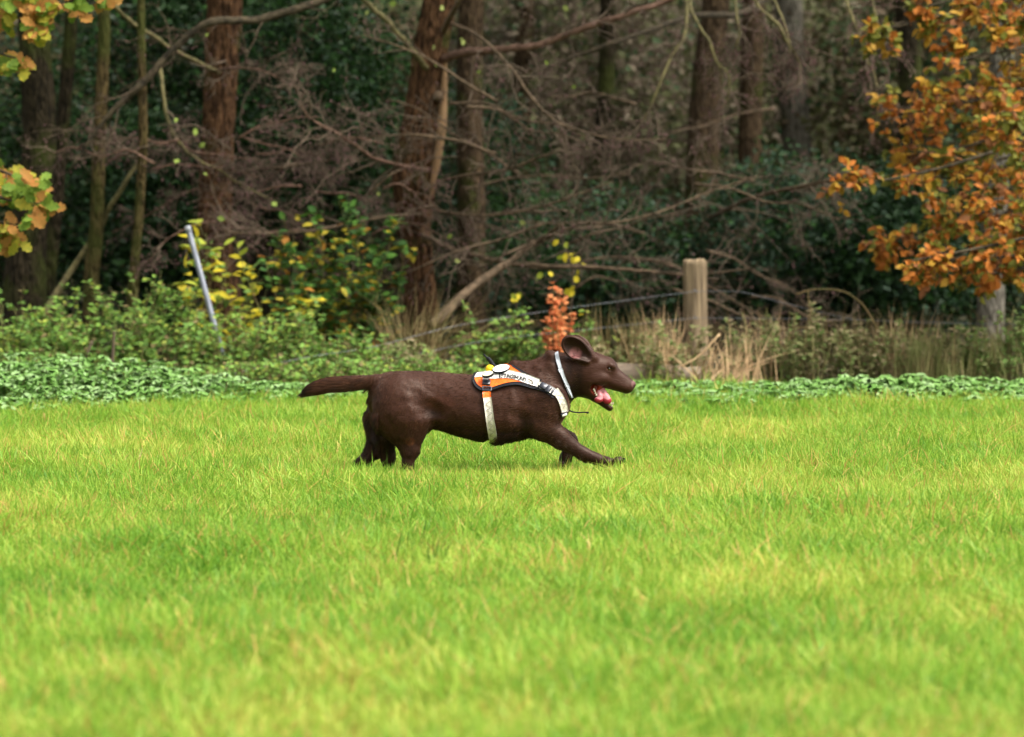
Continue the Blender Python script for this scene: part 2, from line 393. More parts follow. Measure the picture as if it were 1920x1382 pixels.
# ---------------------------------------------------------------- trees
def tree(name, label, cat, pts, D, wpx, bk, group=None, top=9., crown=1800, crad=(2.2, 2.0, 1.8), cpal=(.6, .2, .2), cm=None, sides=36, n=140, ridge=.06, lumps=(), twig_branches=()):
    P = [U(x, y, D) for x, y in pts]
    R = [w * D / F_PX / 2 for w in wpx]
    base = P[-1].copy(); base[2] = gz(base[0], base[1]) - .05
    if P[-1][2] > base[2] + .1:
        dx = (P[-1] - P[-2]); dx = dx / (abs(dx[2]) + 1e-6) * (P[-1][2] - base[2]); base = P[-1] + dx; base[2] = gz(base[0], base[1]) - .05
        P.append(base); R.append(R[-1] * 1.3)
    d = P[0] - P[1]; d = d / np.linalg.norm(d); d = d * .35 + np.array([0, 0, .9]); d /= np.linalg.norm(d)
    h = (top - P[0][2]); up = [P[0] + d * h * f for f in (1, .66, .33)]
    P = up + P; R = [R[0] * .45, R[0] * .75, R[0] * .92] + R
    root = thing(name, label, cat, tuple(base), group)
    V, q = trunk_mesh(np.array(P), R, sides, n, ridge, s=int(pts[0][0]) % 97, lumps=lumps)
    add('trunk', V, [q], bk, root)
    if crown:
        c = P[1] * .5 + P[0] * .5
        # limbs that carry the crown, above the picture
        b = Buf(); st = walk(np.tile(P[2], (7, 1)) + (P[0] - P[2]) * RG.uniform(0, .9, (7, 1)), rdir(7, .3, .5), np.full(7, 2.4), 7, .15)
        for s_ in st:
            b = Buf(); V2, q2 = tubes(s_[None], np.linspace(R[0] * .9, .012, 7)[None], 5); b.put(V2, q2); b.make('limb', bk, root)
        rad = np.array(crad); cc = c.copy(); cc[2] = max(cc[2], 3.5 + rad[2] + max(0, D - 28) * .06)
        Pc, pick, _ = leaf_blob(crown, cc, rad, .1, cpal, clump=.3)
        dn = rdir(crown, .6, -.3)
        foliage('crown', 'leaf', Pc, dn, rdir(crown, 1, 1.5), RG.uniform(.10, .2, crown), pick, cm or M['woods'], root)
    return root

def twigs(root, mains, name='twigs', mt=None, n1=10, l1=.5, n2=5, l2=.2, r0=.006, grav=-.03, catk=.5, spread=1.1, K=6, wob=.3, leaves=0, n3=0):
    """side shoots and their shoots on the main branches (list of (n,3)), with hanging catkins"""
    b = Buf(); ends = []
    for S in mains:
        k = np.linspace(0, len(S) - 1, 12).astype(int); P = S[k][None]
        A = sprout(P, n1, l1, spread, K=K, wob=wob, grav=grav)
        V, q = tubes(A, (r0 * RG.uniform(.6, 1.3, (len(A), 1))) * np.linspace(1, .45, K)[None], 4); b.put(V, q)
        B = sprout(A, n2, l2, spread, K=5, wob=wob * 1.1, grav=grav)
        V, q = tubes(B, r0 * .5 * np.linspace(1, .5, 5)[None] * np.ones((len(B), 1)), 3); b.put(V, q)
        ends.append(B.reshape(-1, 3)[RG.random(B.shape[0] * 5) < catk * .45])
        if n3:
            C = sprout(B, n3, l2 * .55, spread, K=4, wob=wob, grav=grav)
            V, q = tubes(C, r0 * .38 * np.linspace(1, .6, 4)[None] * np.ones((len(C), 1)), 3); b.put(V, q)
            ends.append(C[RG.random(len(C)) < catk][:, -1])
    b.make(name, mt or M['twig'], root, kind='stuff')
    E = np.concatenate(ends)
    if catk and len(E):
        d = rdir(len(E), .5, -.9)
        foliage('catkins', 'catkin', E, d, rdir(len(E)), RG.uniform(.012, .030, len(E)), np.zeros(len(E), int), [M['catkin']], root).__setitem__('kind', 'stuff')
    return E

# -- big red-brown alder, centre left
alder = tree('alder_tree', 'tall thick red-brown trunk rising behind the top of the leaning grey pole', 'tree',
    [(420, -40), (418, 60), (414, 160), (406, 300), (402, 420), (408, 500), (420, 600)], 28.4, [66, 66, 60, 62, 64, 66, 80], M['bark_red'], crown=2200, sides=56, n=220, ridge=.07)
# -- big leaning brown tree in the middle
mid = tree('alder_tree', 'thickest brown trunk in the middle, peeled along its edge, with knots and long branches', 'tree',
    [(826, -60), (822, 20), (806, 110), (800, 180), (786, 260), (775, 340), (778, 420), (786, 500), (790, 590)], 27.6, [56, 62, 66, 74, 80, 82, 62, 56, 66], M['bark_red'], crown=2600, sides=72, n=260, ridge=.10,
    lumps=[(1.72, 3.6, .28, .09), (1.55, 4.6, .16, .07), (1.15, 4.0, .22, .12), (1.0, 5.6, .18, .08)])
# pale peeled strip up the right edge of the trunk: the bark is missing there
S = spline(np.array([U(x, y, 27.5) for x, y in [(836, 110), (832, 180), (827, 250), (816, 320), (806, 370)]]), 40)
b_ = Buf(); pr = np.linspace(0, 1, 40); V, q = tubes(S[None], (.030 * np.sin(np.pi * np.clip(pr, .05, .97)) ** .5 * (1 + .3 * (noise(S, 9, 2) - .5)))[None], 10); b_.put(V, q)
b_.make('bare_wood', mat('bare_wood', (.36, .22, .11), .7, (.24, .14, .07), 40, .3, (1, 1, .1)), mid)
# sawn knots
for (kx, ky, kr) in ((822, 180, .030), (800, 350, .022)):
    P0 = U(kx, ky, 27.45); b_ = Buf(); st = np.array([P0 + (0, .06, 0), P0, P0 - (0, .035, .004)])
    V, q = tubes(st[None], np.array([[kr * 1.25, kr * 1.1, kr]]), 14); b_.put(V, q, caps(1, 3, 14)); b_.make('knot', M['branch'], mid)

def branches(root, specs):
    out = []
    for pts, wp, m, nm in specs:
        b = Buf(); S = limb(b, pts, [w * pts[0][2] / F_PX / 2 for w in wp]); b.make(nm, M[m], root); out.append(S)
    return out
bA = branches(alder, [
    ([(300, 112, 27.2), (305, 180, 27.1), (318, 232, 27.1), (334, 268, 27), (372, 300, 27), (412, 318, 27), (450, 345, 27), (520, 380, 26.9)], [7, 7, 7, 6, 5, 4, 2], 'branch_green', 'branch'),
    ([(410, 135, 28.2), (372, 118, 27.8), (330, 95, 27.4), (288, 68, 27.2), (235, 32, 27), (196, -12, 26.8)], [10, 9, 8, 8, 8, 7], 'branch_green', 'branch'),
    ([(410, 330, 28.2), (460, 320, 27.8), (540, 312, 27.4), (620, 300, 27.2)], [7, 6, 4, 2], 'branch', 'branch'),
    ([(400, 135, 28.2), (430, 128, 27.6), (480, 130, 27.4), (520, 145, 27.2), (535, 160, 27.2)], [5, 4, 4, 3], 'branch_red', 'branch')])
bM = branches(mid, [
    ([(815, -90, 27.4), (720, -50, 27), (640, -15, 26.8), (560, 16, 26.7), (480, 36, 26.7), (405, 38, 26.6), (362, 60, 26.6), (318, 100, 26.6), (272, 152, 26.6), (225, 195, 26.6), (185, 240, 26.6), (130, 320, 26.6)], [22, 20, 18, 16, 15, 15, 14, 13, 14, 13, 8, 4], 'branch_dark', 'branch'),
    ([(830, 112, 27.5), (880, 98, 27.2), (960, 92, 27), (1030, 78, 26.9), (1110, 48, 26.8), (1180, 25, 26.7), (1250, 2, 26.7), (1340, -40, 26.6)], [17, 15, 13, 13, 13, 12, 11, 9], 'branch_red', 'branch'),
    ([(800, 130, 27.5), (775, 96, 27.3), (735, 50, 27.1), (690, 5, 27), (660, -30, 27)], [12, 10, 10, 9], 'branch_green', 'branch'),
    ([(800, 320, 27.4), (730, 305, 27), (690, 290, 26.8), (640, 255, 26.6), (585, 225, 26.5), (560, 190, 26.5)], [9, 7, 7, 5, 3], 'branch_red', 'branch'),
    ([(820, 340, 27.4), (880, 328, 27), (950, 318, 26.8), (1010, 295, 26.7), (1060, 280, 26.6)], [7, 6, 5, 3], 'branch', 'branch'),
    ([(790, 440, 27.4), (860, 470, 27), (960, 494, 26.8), (1080, 500, 26.8), (1200, 508, 26.8), (1300, 515, 26.9), (1400, 505, 26.9)], [10, 9, 9, 8, 7, 5, 3], 'branch', 'branch'),
    ([(1000, 460, 26.8), (1040, 440, 26.6), (1090, 420, 26.5), (1160, 416, 26.5), (1230, 400, 26.5), (1330, 360, 26.6), (1420, 330, 26.6)], [6, 6, 5, 5, 4, 3], 'branch', 'branch'),
    ([(830, 60, 27.4), (850, 20, 27), (880, -30, 26.8)], [14, 10, 8], 'branch', 'branch'),
    ([(790, 400, 27.4), (700, 410, 27), (600, 430, 26.7), (500, 438, 26.5), (430, 436, 26.4)], [7, 6, 5, 4, 3], 'branch', 'branch'),
    ([(835, 40, 27.3), (900, 70, 26.9), (960, 130, 26.6), (1010, 200, 26.5), (1060, 235, 26.5), (1150, 260, 26.4), (1250, 262, 26.4)], [7, 6, 5, 5, 4, 3, 2], 'branch', 'branch'),
    ([(780, 380, 27.4), (850, 400, 27), (940, 402, 26.8), (1040, 380, 26.6), (1150, 340, 26.5)], [6, 5, 5, 4, 2], 'branch', 'branch')])
# far alder with drooping branches on the right of the middle
far = tree('alder_tree', 'brown trunk directly behind the wooden fence post with drooping alder branches', 'tree',
    [(1345, -60), (1335, 60), (1322, 200), (1316, 330), (1312, 460), (1312, 600)], 33.5, [52, 56, 62, 64, 66, 74], M['bark_far'], crown=2400)
bF = branches(far, [
    ([(1280, -60, 27.6), (1292, 0, 27), (1302, 35, 26.8), (1328, 75, 26.7), (1345, 120, 26.7), (1366, 140, 26.7), (1364, 185, 26.7), (1345, 210, 26.7)], [7, 7, 6, 6, 5, 5, 4, 2], 'branch_green', 'branch'),
    ([(1395, -40, 27.2), (1425, 15, 26.8), (1458, 45, 26.7), (1478, 80, 26.7), (1500, 120, 26.7), (1496, 160, 26.7)], [8, 7, 7, 6, 4, 2], 'branch_green', 'branch'),
    ([(1440, -30, 27.2), (1465, 30, 26.8), (1480, 75, 26.7), (1478, 110, 26.7)], [5, 5, 4, 2], 'branch_green', 'branch'),
    ([(1375, -40, 27.4), (1380, 20, 27), (1386, 60, 26.9), (1375, 95, 26.9), (1355, 102, 26.9)], [5, 5, 4, 3], 'branch_green', 'branch'),
    ([(1570, -40, 27), (1592, 15, 26.6), (1612, 70, 26.5), (1625, 110, 26.5), (1642, 150, 26.5), (1646, 240, 26.5)], [7, 6, 6, 5, 4, 2], 'branch_green', 'branch'),
    ([(1630, -30, 27), (1640, 20, 26.6), (1652, 80, 26.5), (1662, 150, 26.5)], [5, 4, 4, 2], 'branch_green', 'branch'),
    ([(1290, -60, 27.4), (1285, 60, 26.9), (1262, 100, 26.8), (1240, 150, 26.7), (1215, 210, 26.7), (1195, 240, 26.7)], [8, 7, 6, 5, 4, 2], 'branch_green', 'branch'),
    ([(1500, -60, 33), (1400, 20, 31), (1300, 30, 29.5), (1180, 70, 28.5), (1060, 112, 28.4), (980, 150, 28.4)], [14, 12, 10, 9, 7, 5], 'branch_dark', 'branch'),
    ([(1312, 420, 33), (1400, 375, 29), (1500, 350, 28), (1600, 330, 27.6)], [9, 8, 6, 3], 'branch', 'branch')])
twigs(alder, [bA[0], bA[2], bA[3]], n1=16, l1=.42, n2=5, l2=.16, r0=.006, n3=2, grav=-.04)
twigs(mid, [bM[1][:40], bM[3], bM[4], bM[9], bM[10]], n1=15, l1=.55, n2=5, l2=.2, n3=2, grav=-.02)
twigs(mid, [bM[5], bM[6], bM[8]], n1=20, l1=.6, n2=5, l2=.2, n3=1, grav=.0, r0=.0045, name='brushwood')
twigs(mid, [bM[0]], n1=18, l1=.6, n2=4, l2=.2, r0=.0045, n3=2, grav=-.06, mt=M['twig_dark'], name='side_shoots')
twigs(far, bF[:7], n1=11, l1=.45, n2=6, l2=.15, r0=.005, n3=2, grav=-.12, catk=.8)
twigs(far, [bF[8]], n1=14, l1=.7, n2=6, l2=.25, n3=2, name='brushwood')

# a loose thicket of bare shoots in front of the middle of the wood
tk = thing('bare_thicket', 'wide tangle of leafless pinkish brown twigs between the big trunk and the fence post', 'thicket', (0.2, 11.2, 0))
mains = []
b_ = Buf()
for k in range(22):
    x0 = RG.uniform(600, 1500); y0 = RG.uniform(380, 560) - (200 if RG.random() < .35 else 0); sgn = RG.choice([-1, 1], p=[.4, .6])
    D = RG.uniform(26.2, 31); L = RG.uniform(160, 330); ang = RG.uniform(-.35, .75)
    pts = [(x0 + sgn * L * t, y0 - L * ang * t + 40 * t * t + RG.normal() * 6, D + RG.normal() * .1) for t in np.linspace(0, 1, 5)]
    S = limb(b_, pts, [.011, .009, .006, .003], 5, 20); mains.append(S)
b_.make('shoots', M['branch'], tk, kind='stuff')
twigs(tk, mains, n1=7, l1=.55, n2=4, l2=.22, r0=.004, n3=2, grav=0, catk=.25)
b_ = Buf(); mains = []
for k in range(22):
    x0 = RG.uniform(180, 760); y0 = RG.uniform(250, 430); sgn = RG.choice([-1, 1]); D = RG.uniform(26.6, 29); L = RG.uniform(90, 200); ang = RG.uniform(-.3, .5)
    pts = [(x0 + sgn * L * t, y0 - L * ang * t + 50 * t * t + RG.normal() * 6, D) for t in np.linspace(0, 1, 5)]
    mains.append(limb(b_, pts, [.008, .007, .005, .003], 5, 20))
tk2 = thing('bare_thicket', 'thin purplish twigs hanging in front of the red-brown trunk and the slim trees', 'thicket', (-2.0, 11.6, 0))
b_.make('shoots', M['branch_red'], tk2, kind='stuff')
twigs(tk2, mains, n1=8, l1=.35, n2=5, l2=.15, r0=.0045, n3=2, grav=-.04, catk=.75)

# slim and background trunks
tree('slim_tree', 'slim mossy trunk second from the left edge, forked near the top', 'tree', [(196, -40), (194, 100), (186, 260), (181, 420), (172, 520), (172, 640)], 27.3, [22, 24, 26, 28, 30, 34], M['bark_olive'], crown=900, crad=(1.3, 1.3, 1.4), sides=24)
tree('slim_tree', 'thinnest straight olive trunk, dead vine on its foot', 'tree', [(264, -40), (266, 120), (268, 260), (262, 380), (254, 480), (247, 570)], 26.9, [15, 16, 17, 18, 19, 22], M['bark_olive'], crown=900, crad=(1.3, 1.3, 1.4), sides=20)
tree('ivy_covered_tree', 'broad dark trunk at the left edge behind the oak leaves', 'tree', [(60, -40), (66, 100), (74, 240), (62, 380), (50, 480), (44, 600)], 28.0, [58, 60, 64, 66, 72, 90], M['bark_dark'], crown=1800)
tree('slim_tree', 'dark leaning stem just right of the broad dark trunk', 'tree', [(135, -40), (128, 120), (112, 300), (100, 430), (86, 560)], 28.6, [24, 26, 26, 28, 30], M['bark_dark'], crown=900, crad=(1.3, 1.3, 1.4), sides=24)
tree('background_tree', 'dark grey trunk close behind the thickest brown one', 'tree', [(884, -40), (880, 160), (882, 330), (884, 500), (884, 640)], 33.0, [48, 50, 52, 54, 60], M['bark_far'], 'background trunks', crown=2000)
tree('background_tree', 'dim brown trunk between the dark grey one and the bare twigs', 'tree', [(985, -40), (980, 200), (986, 400), (990, 600)], 37, [34, 38, 40, 44], M['bark_far'], 'background trunks', crown=2000)
tree('background_tree', 'slender dark trunk in the centre of the far wood', 'tree', [(1140, -40), (1136, 160), (1122, 330), (1118, 520)], 36, [28, 32, 34, 36], M['bark_dark'], 'background trunks', crown=2000)
tree('background_tree', 'pale olive trunk in the misty gap beside the orange leaves', 'tree', [(1478, -40), (1482, 120), (1494, 260), (1500, 460)], 38, [50, 54, 56, 60], M['bark_grey'], 'background trunks', crown=2000)
tree('background_tree', 'brown trunk left of the misty gap', 'tree', [(1412, -40), (1408, 160), (1404, 360), (1404, 520)], 37, [40, 44, 46, 50], M['bark_far'], 'background trunks', crown=2000)
tree('background_tree', 'dark trunk almost hidden by evergreen leaves left of centre', 'tree', [(620, -40), (612, 160), (618, 400), (620, 600)], 34, [38, 40, 44, 48], M['bark_dark'], 'background trunks', crown=2000)
tree('background_tree', 'dark trunk half hidden in evergreens beside the red-brown trunk', 'tree', [(512, -40), (520, 160), (516, 400), (516, 600)], 35, [28, 30, 32, 34], M['bark_dark'], 'background trunks', crown=2000)
tree('background_tree', 'dark trunk behind the orange leaves', 'tree', [(1700, -40), (1706, 160), (1700, 400), (1700, 600)], 33, [44, 46, 50, 54], M['bark_dark'], 'background trunks', crown=2000)
tree('birch_like_tree', 'grey mottled trunk seen through the orange leaves at the right edge', 'tree', [(1888, -40), (1876, 150), (1870, 300), (1862, 450), (1856, 640)], 28.5, [44, 46, 46, 50, 56], M['bark_grey'], crown=1600)
# trees farther in whose crowns close the wood above the picture
for k, (x, D) in enumerate([(-7.5, 29), (-5.8, 33), (-6.5, 38), (7.2, 29), (6.2, 34), (7.5, 39), (-2.4, 40), (2.6, 41), (0.2, 44), (-5, 45), (5.5, 45), (-9, 34), (9.5, 33)]):
    px = 960 + x / D * F_PX
    seen = {6: 'faint trunk far back behind the red-brown trunk', 7: 'faint trunk far back in the gap right of the fence post', 8: 'faint trunk far back behind the centre of the wood', 9: 'faint trunk far back behind the broad dark trunk'}
    tree('background_tree', seen.get(k, 'tall wood tree standing beside the picture, its crown closing the wood'), 'tree', [(px, -60), (px + RG.normal() * 10, 200), (px + RG.normal() * 14, 500)], D, [46, 50, 60], M['bark_far'] if k % 2 else M['bark_dark'], 'background trunks', crown=2400, crad=(2.8, 2.6, 2.2), sides=14, n=30)

# leaning stems
for nm, lab, pts, w, m, cat in (
    ('leaning_stem', 'thin green-brown stem leaning behind the slim trees', [(192, 420, 27.45), (140, 498, 27.5), (112, 540, 27.4), (82, 590, 27.3)], [9, 10, 12, 13], 'branch_green', 'branch'),
    ('leaning_stem', 'short forked stem leaning from the thinnest trunk', [(262, 300, 27.2), (230, 350, 27.2), (200, 400, 27.3), (186, 440, 27.4)], [8, 9, 10, 10], 'branch_green', 'branch'),
    ('dead_branch', 'thick dead branch leaning on the undergrowth right of the big trunk', [(1002, 452, 26.6), (960, 488, 26.5), (930, 508, 26.4), (870, 552, 26.3), (838, 584, 26.2), (806, 612, 26.1)], [11, 13, 15, 17, 18, 18], 'branch', 'branch')):
    root = thing(nm, lab, cat, tuple(U(*pts[-1]))); b = Buf(); S = limb(b, pts, [x * pts[0][2] / F_PX / 2 for x in w], 10); b.make('stem', M[m], root)
    if nm == 'dead_branch': twigs(root, [S], n1=8, l1=.35, n2=3, l2=.15, catk=0, mt=M['twig_dark'])

# ---------------------------------------------------------------- evergreen bushes and far undergrowth
def bush(name, label, px, py, D, rx, ry, n, pal, mats, size=(.035, .07), clump=.13, group=None, cat='bush', depth=.9, stems=16):
    c = U(px, py, D); rad = np.array([rx * D / F_PX, depth, ry * D / F_PX])
    base = (c[0], c[1], gz(c[0], c[1]))
    root = thing(name, label, cat, base, group)
    P, pick, cl = leaf_blob(n, c, rad, .1, pal, clump=clump)
    ok = P[:, 2] > ground_z(P[:, 0], P[:, 1]) + .02; P = P[ok]; pick = pick[ok]; n = len(P)
    d = rdir(n, .5, -.25); up = rdir(n, .6, 1.2) + np.array([0, -.5, 0])
    foliage('foliage', 'leaf', P, d, up, RG.uniform(*size, n), pick, mats, root)
    b = Buf(); t = cl[RG.integers(0, len(cl), stems)]; t = t[t[:, 2] > base[2] + .1]
    P0 = np.array(base) + RG.normal(size=(len(t), 3)) * (rad[0] * .15, .1, 0); s = np.linspace(0, 1, 7)[None, :, None]
    st = P0[:, None] * (1 - s) + t[:, None] * s + RG.normal(size=(len(t), 7, 3)) * .03 * np.sin(np.pi * s)
    V, q = tubes(st, np.linspace(.014, .004, 7)[None] * np.ones((len(t), 1)), 4); b.put(V, q); b.make('stems', M['branch_dark'], root)
    return root
HOL = M['holly']
bush('evergreen_bush', 'dark holly bush filling the space between the two big brown trunks', 590, 190, 31, 190, 300, 13000, (.62, .33, .05), HOL, cat='bush')
bush('evergreen_bush', 'dark glossy bush behind the leaning pole and the slim trees', 300, 400, 31, 190, 220, 11000, (.85, .12, .03), HOL)
bush('evergreen_bush', 'dark bush behind the broad trunk at the left edge', 60, 330, 31.5, 190, 330, 10000, (.85, .12, .03), HOL)
bush('evergreen_bush', 'shadowy evergreen above the slim trees in the upper left', 330, 60, 32.5, 200, 190, 9000, (.75, .2, .05), HOL)
bush('evergreen_bush', 'blue-green evergreen bush right of the fence post', 1500, 470, 32, 200, 190, 11000, (.2, .3, .5), HOL)
bush('evergreen_bush', 'black-green bush below the hanging orange leaves', 1700, 470, 31, 150, 170, 9000, (.6, .25, .15), HOL)
bush('evergreen_bush', 'dark bush at the right edge behind the grey mottled trunk', 1880, 430, 32, 150, 230, 8000, (.4, .3, .3), HOL)
bush('evergreen_bush', 'low evergreen patch behind the dog\'s head', 1130, 500, 32, 200, 150, 8000, (.3, .4, .3), HOL)
bush('evergreen_bush', 'dark evergreen between the big trunk and the dark grey one behind it', 900, 380, 34, 130, 250, 6500, (.4, .4, .2), HOL)
for (px, py, D, rx, ry, n, pal, lab) in (
    (1100, 120, 38, 260, 200, 9000, (.35, .55, .10), 'olive and brown undergrowth behind the long reddish branch'),
    (1420, 150, 41, 240, 260, 9000, (.45, .45, .10), 'pale brownish undergrowth in the gap right of the fence post tree'),
    (1250, 380, 40, 240, 190, 8000, (.40, .40, .20), 'brown undergrowth deep in the wood beside the fence post'),
    (1750, 120, 38, 240, 260, 8000, (.35, .35, .30), 'dim undergrowth behind the upper orange leaves'),
    (760, 300, 40, 240, 300, 7000, (.40, .30, .30), 'dim undergrowth far behind the big middle trunk'),
    (300, 200, 40, 360, 320, 8000, (.35, .25, .40), 'dim undergrowth far behind the slim trees')):
    bush('undergrowth', lab, px, py, D, rx, ry, n, pal, M['woods'] if px not in (1100, 1420, 1250) else M['woods_pale'], size=(.05, .11), clump=.22, depth=1.4)

# woods beyond, on the added bank: one mass nobody could count
n = 26000
x = RG.uniform(-18, 18, n); y = RG.uniform(27, 42, n); z = ground_z(x, y) + RG.gamma(1.6, .55, n)
P = np.stack([x, y, z], 1); P += RG.normal(size=P.shape) * .1
pk = np.where(noise(P, .5, 31) > .5, 1, 0); pk = np.where(RG.random(n) < .25, 2, pk)
V, Fa, mi = leaf_mesh('leaf', P, rdir(n, .6, -.2), rdir(n, .5, 1), RG.uniform(.12, .28, n), pk)
tag(add('far_undergrowth', V, [Fa], M['woods'], None, midx=mi), 'dim brown and olive undergrowth covering the added bank at the back of the wood', 'undergrowth', kind='stuff')

# ---------------------------------------------------------------- orange-leaved tree at the right
def sprays(root, lines, mats, pal, kind, size, nobj, per_m=14, l1=.30, cluster=5, twig_r=.004, D0=25.5, seedpal=None, droop=-.35, n2=2, face=.8):
    b = Buf(); P = []; dd = []; pk = []
    for pts in lines:
        S = limb(b, pts, [.014, .011, .008, .004], 6, 26)
        L = np.linalg.norm(S[-1] - S[0]); A = sprout(S[None, ::2], max(4, int(L * per_m)), l1, 1.0, lo=.05, K=5, wob=.2, grav=-.02)
        V, q = tubes(A, twig_r * np.linspace(1, .5, 5)[None] * np.ones((len(A), 1)), 4); b.put(V, q)
        B = sprout(A, n2, l1 * .5, 1., lo=.3, K=4, wob=.2, grav=-.02)
        V, q = tubes(B, twig_r * .7 * np.linspace(1, .6, 4)[None] * np.ones((len(B), 1)), 3); b.put(V, q)
        tips = np.concatenate([A[:, -1], B[:, -1], S[-1:]]); tn = np.concatenate([A[:, -1] - A[:, -2], B[:, -1] - B[:, -2], S[-1:] - S[-2:-1]])
        tn /= np.linalg.norm(tn, axis=1, keepdims=True)
        i = np.repeat(np.arange(len(tips)), cluster); d = tn[i] * .5 + rdir(len(i), .6, droop); 
        P.append(tips[i] - tn[i] * RG.uniform(0, .05, (len(i), 1))); dd.append(d)
        w = np.array(pal) * RG.uniform(.3, 1.7, len(pal)); w /= w.sum()
        cp = RG.choice(len(pal), len(tips), p=w); pk.append(np.where(RG.random(len(i)) < .65, cp[i], RG.choice(len(pal), len(i), p=w)))
    b.make('branches', M['branch_dark'], root)
    P = np.concatenate(P); dd = np.concatenate(dd); pk = np.concatenate(pk); n = len(P)
    up = rdir(n, .5, 1.1) * (1.1 - .5 * (face > 1)) + np.array([0, -face, 0])
    foliage('foliage', kind, P, dd, up, RG.uniform(*size, n), pk, mats, root, nobj)
    return n
bt = tree('orange_leaved_tree', 'tree with orange and amber autumn leaves hanging in from the right edge', 'tree', [(2080, -40), (2086, 150), (2090, 400), (2095, 620)], 26.2, [60, 62, 66, 80], M['bark_dark'], crown=2600, crad=(1.7, 1.8, 1.5), cpal=(.4, .3, .2, .1), cm=M['orange'])
lines = []
for x1, y1, x0, y0, D in ((1600, 62, 2060, -60, 25.0), (1740, 128, 2060, 40, 24.8), (1700, 205, 2070, 120, 25.4), (1562, 350, 2060, 210, 24.4), (1690, 290, 2070, 180, 25.6), (1650, 330, 2070, 260, 26),
                          (1730, 330, 2070, 300, 24.8), (1615, 448, 2070, 370, 25.4), (1700, 490, 2070, 400, 23.8), (1730, 520, 2070, 440, 24.2), (1800, 520, 2070, 480, 24.4), (1790, 60, 2060, -100, 25.6),
                          (1860, 250, 2070, 160, 24.2), (1850, 400, 2070, 330, 24.0), (1850, 40, 2060, -60, 24.4), (1760, 400, 2060, 330, 25.2), (1880, 480, 2080, 420, 25), (1720, 10, 2050, -120, 25.2), (1630, 240, 2060, 100, 26)):
    lines.append([(x0 + (x1 - x0) * t, y0 + (y1 - y0) * (t + .12 * math.sin(3.1 * t)) + RG.normal() * 6, D + (1 - t) * .7) for t in (0, .35, .7, 1)])
sprays(bt, lines, M['orange'], (.30, .26, .16, .28), 'leaf', (.038, .072), 290, per_m=14, cluster=6, n2=3)

# ---------------------------------------------------------------- oak hanging in from the upper left
ok = tree('oak_tree', 'oak with lobed green and gold leaves hanging in from the left edge', 'tree', [(-160, -40), (-165, 200), (-170, 700)], 23.0, [60, 64, 90], M['bark_dark'], crown=2000, crad=(1.6, 1.6, 1.2), cpal=(.5, .35, .15), cm=M['oak'])
lines = [[(-140, -60, 23), (-30, 0, 22.8), (60, 12, 22.6), (125, 10, 22.5)], [(-140, -90, 23), (0, -60, 22.8), (100, -25, 22.7), (190, 2, 22.6)], [(-150, 40, 23), (-60, 80, 22.8), (0, 100, 22.6), (40, 112, 22.5)],
         [(-150, 10, 23), (-60, 20, 22.8), (20, 30, 22.6), (80, 42, 22.5)], [(-150, 260, 22.8), (-70, 300, 22.6), (0, 320, 22.5), (60, 345, 22.4)], [(-150, 280, 22.8), (-80, 330, 22.5), (0, 370, 22.3), (95, 385, 22.2)],
         [(-150, 330, 22.8), (-80, 380, 22.5), (-20, 410, 22.3), (35, 425, 22.2)], [(-150, 300, 22.9), (-70, 325, 22.7), (10, 350, 22.6), (80, 362, 22.5)]]
sprays(ok, lines, M['oak'], (.36, .34, .30), 'oak', (.07, .115), 290, per_m=8, l1=.18, cluster=4, n2=2, droop=-.35, face=1.2)

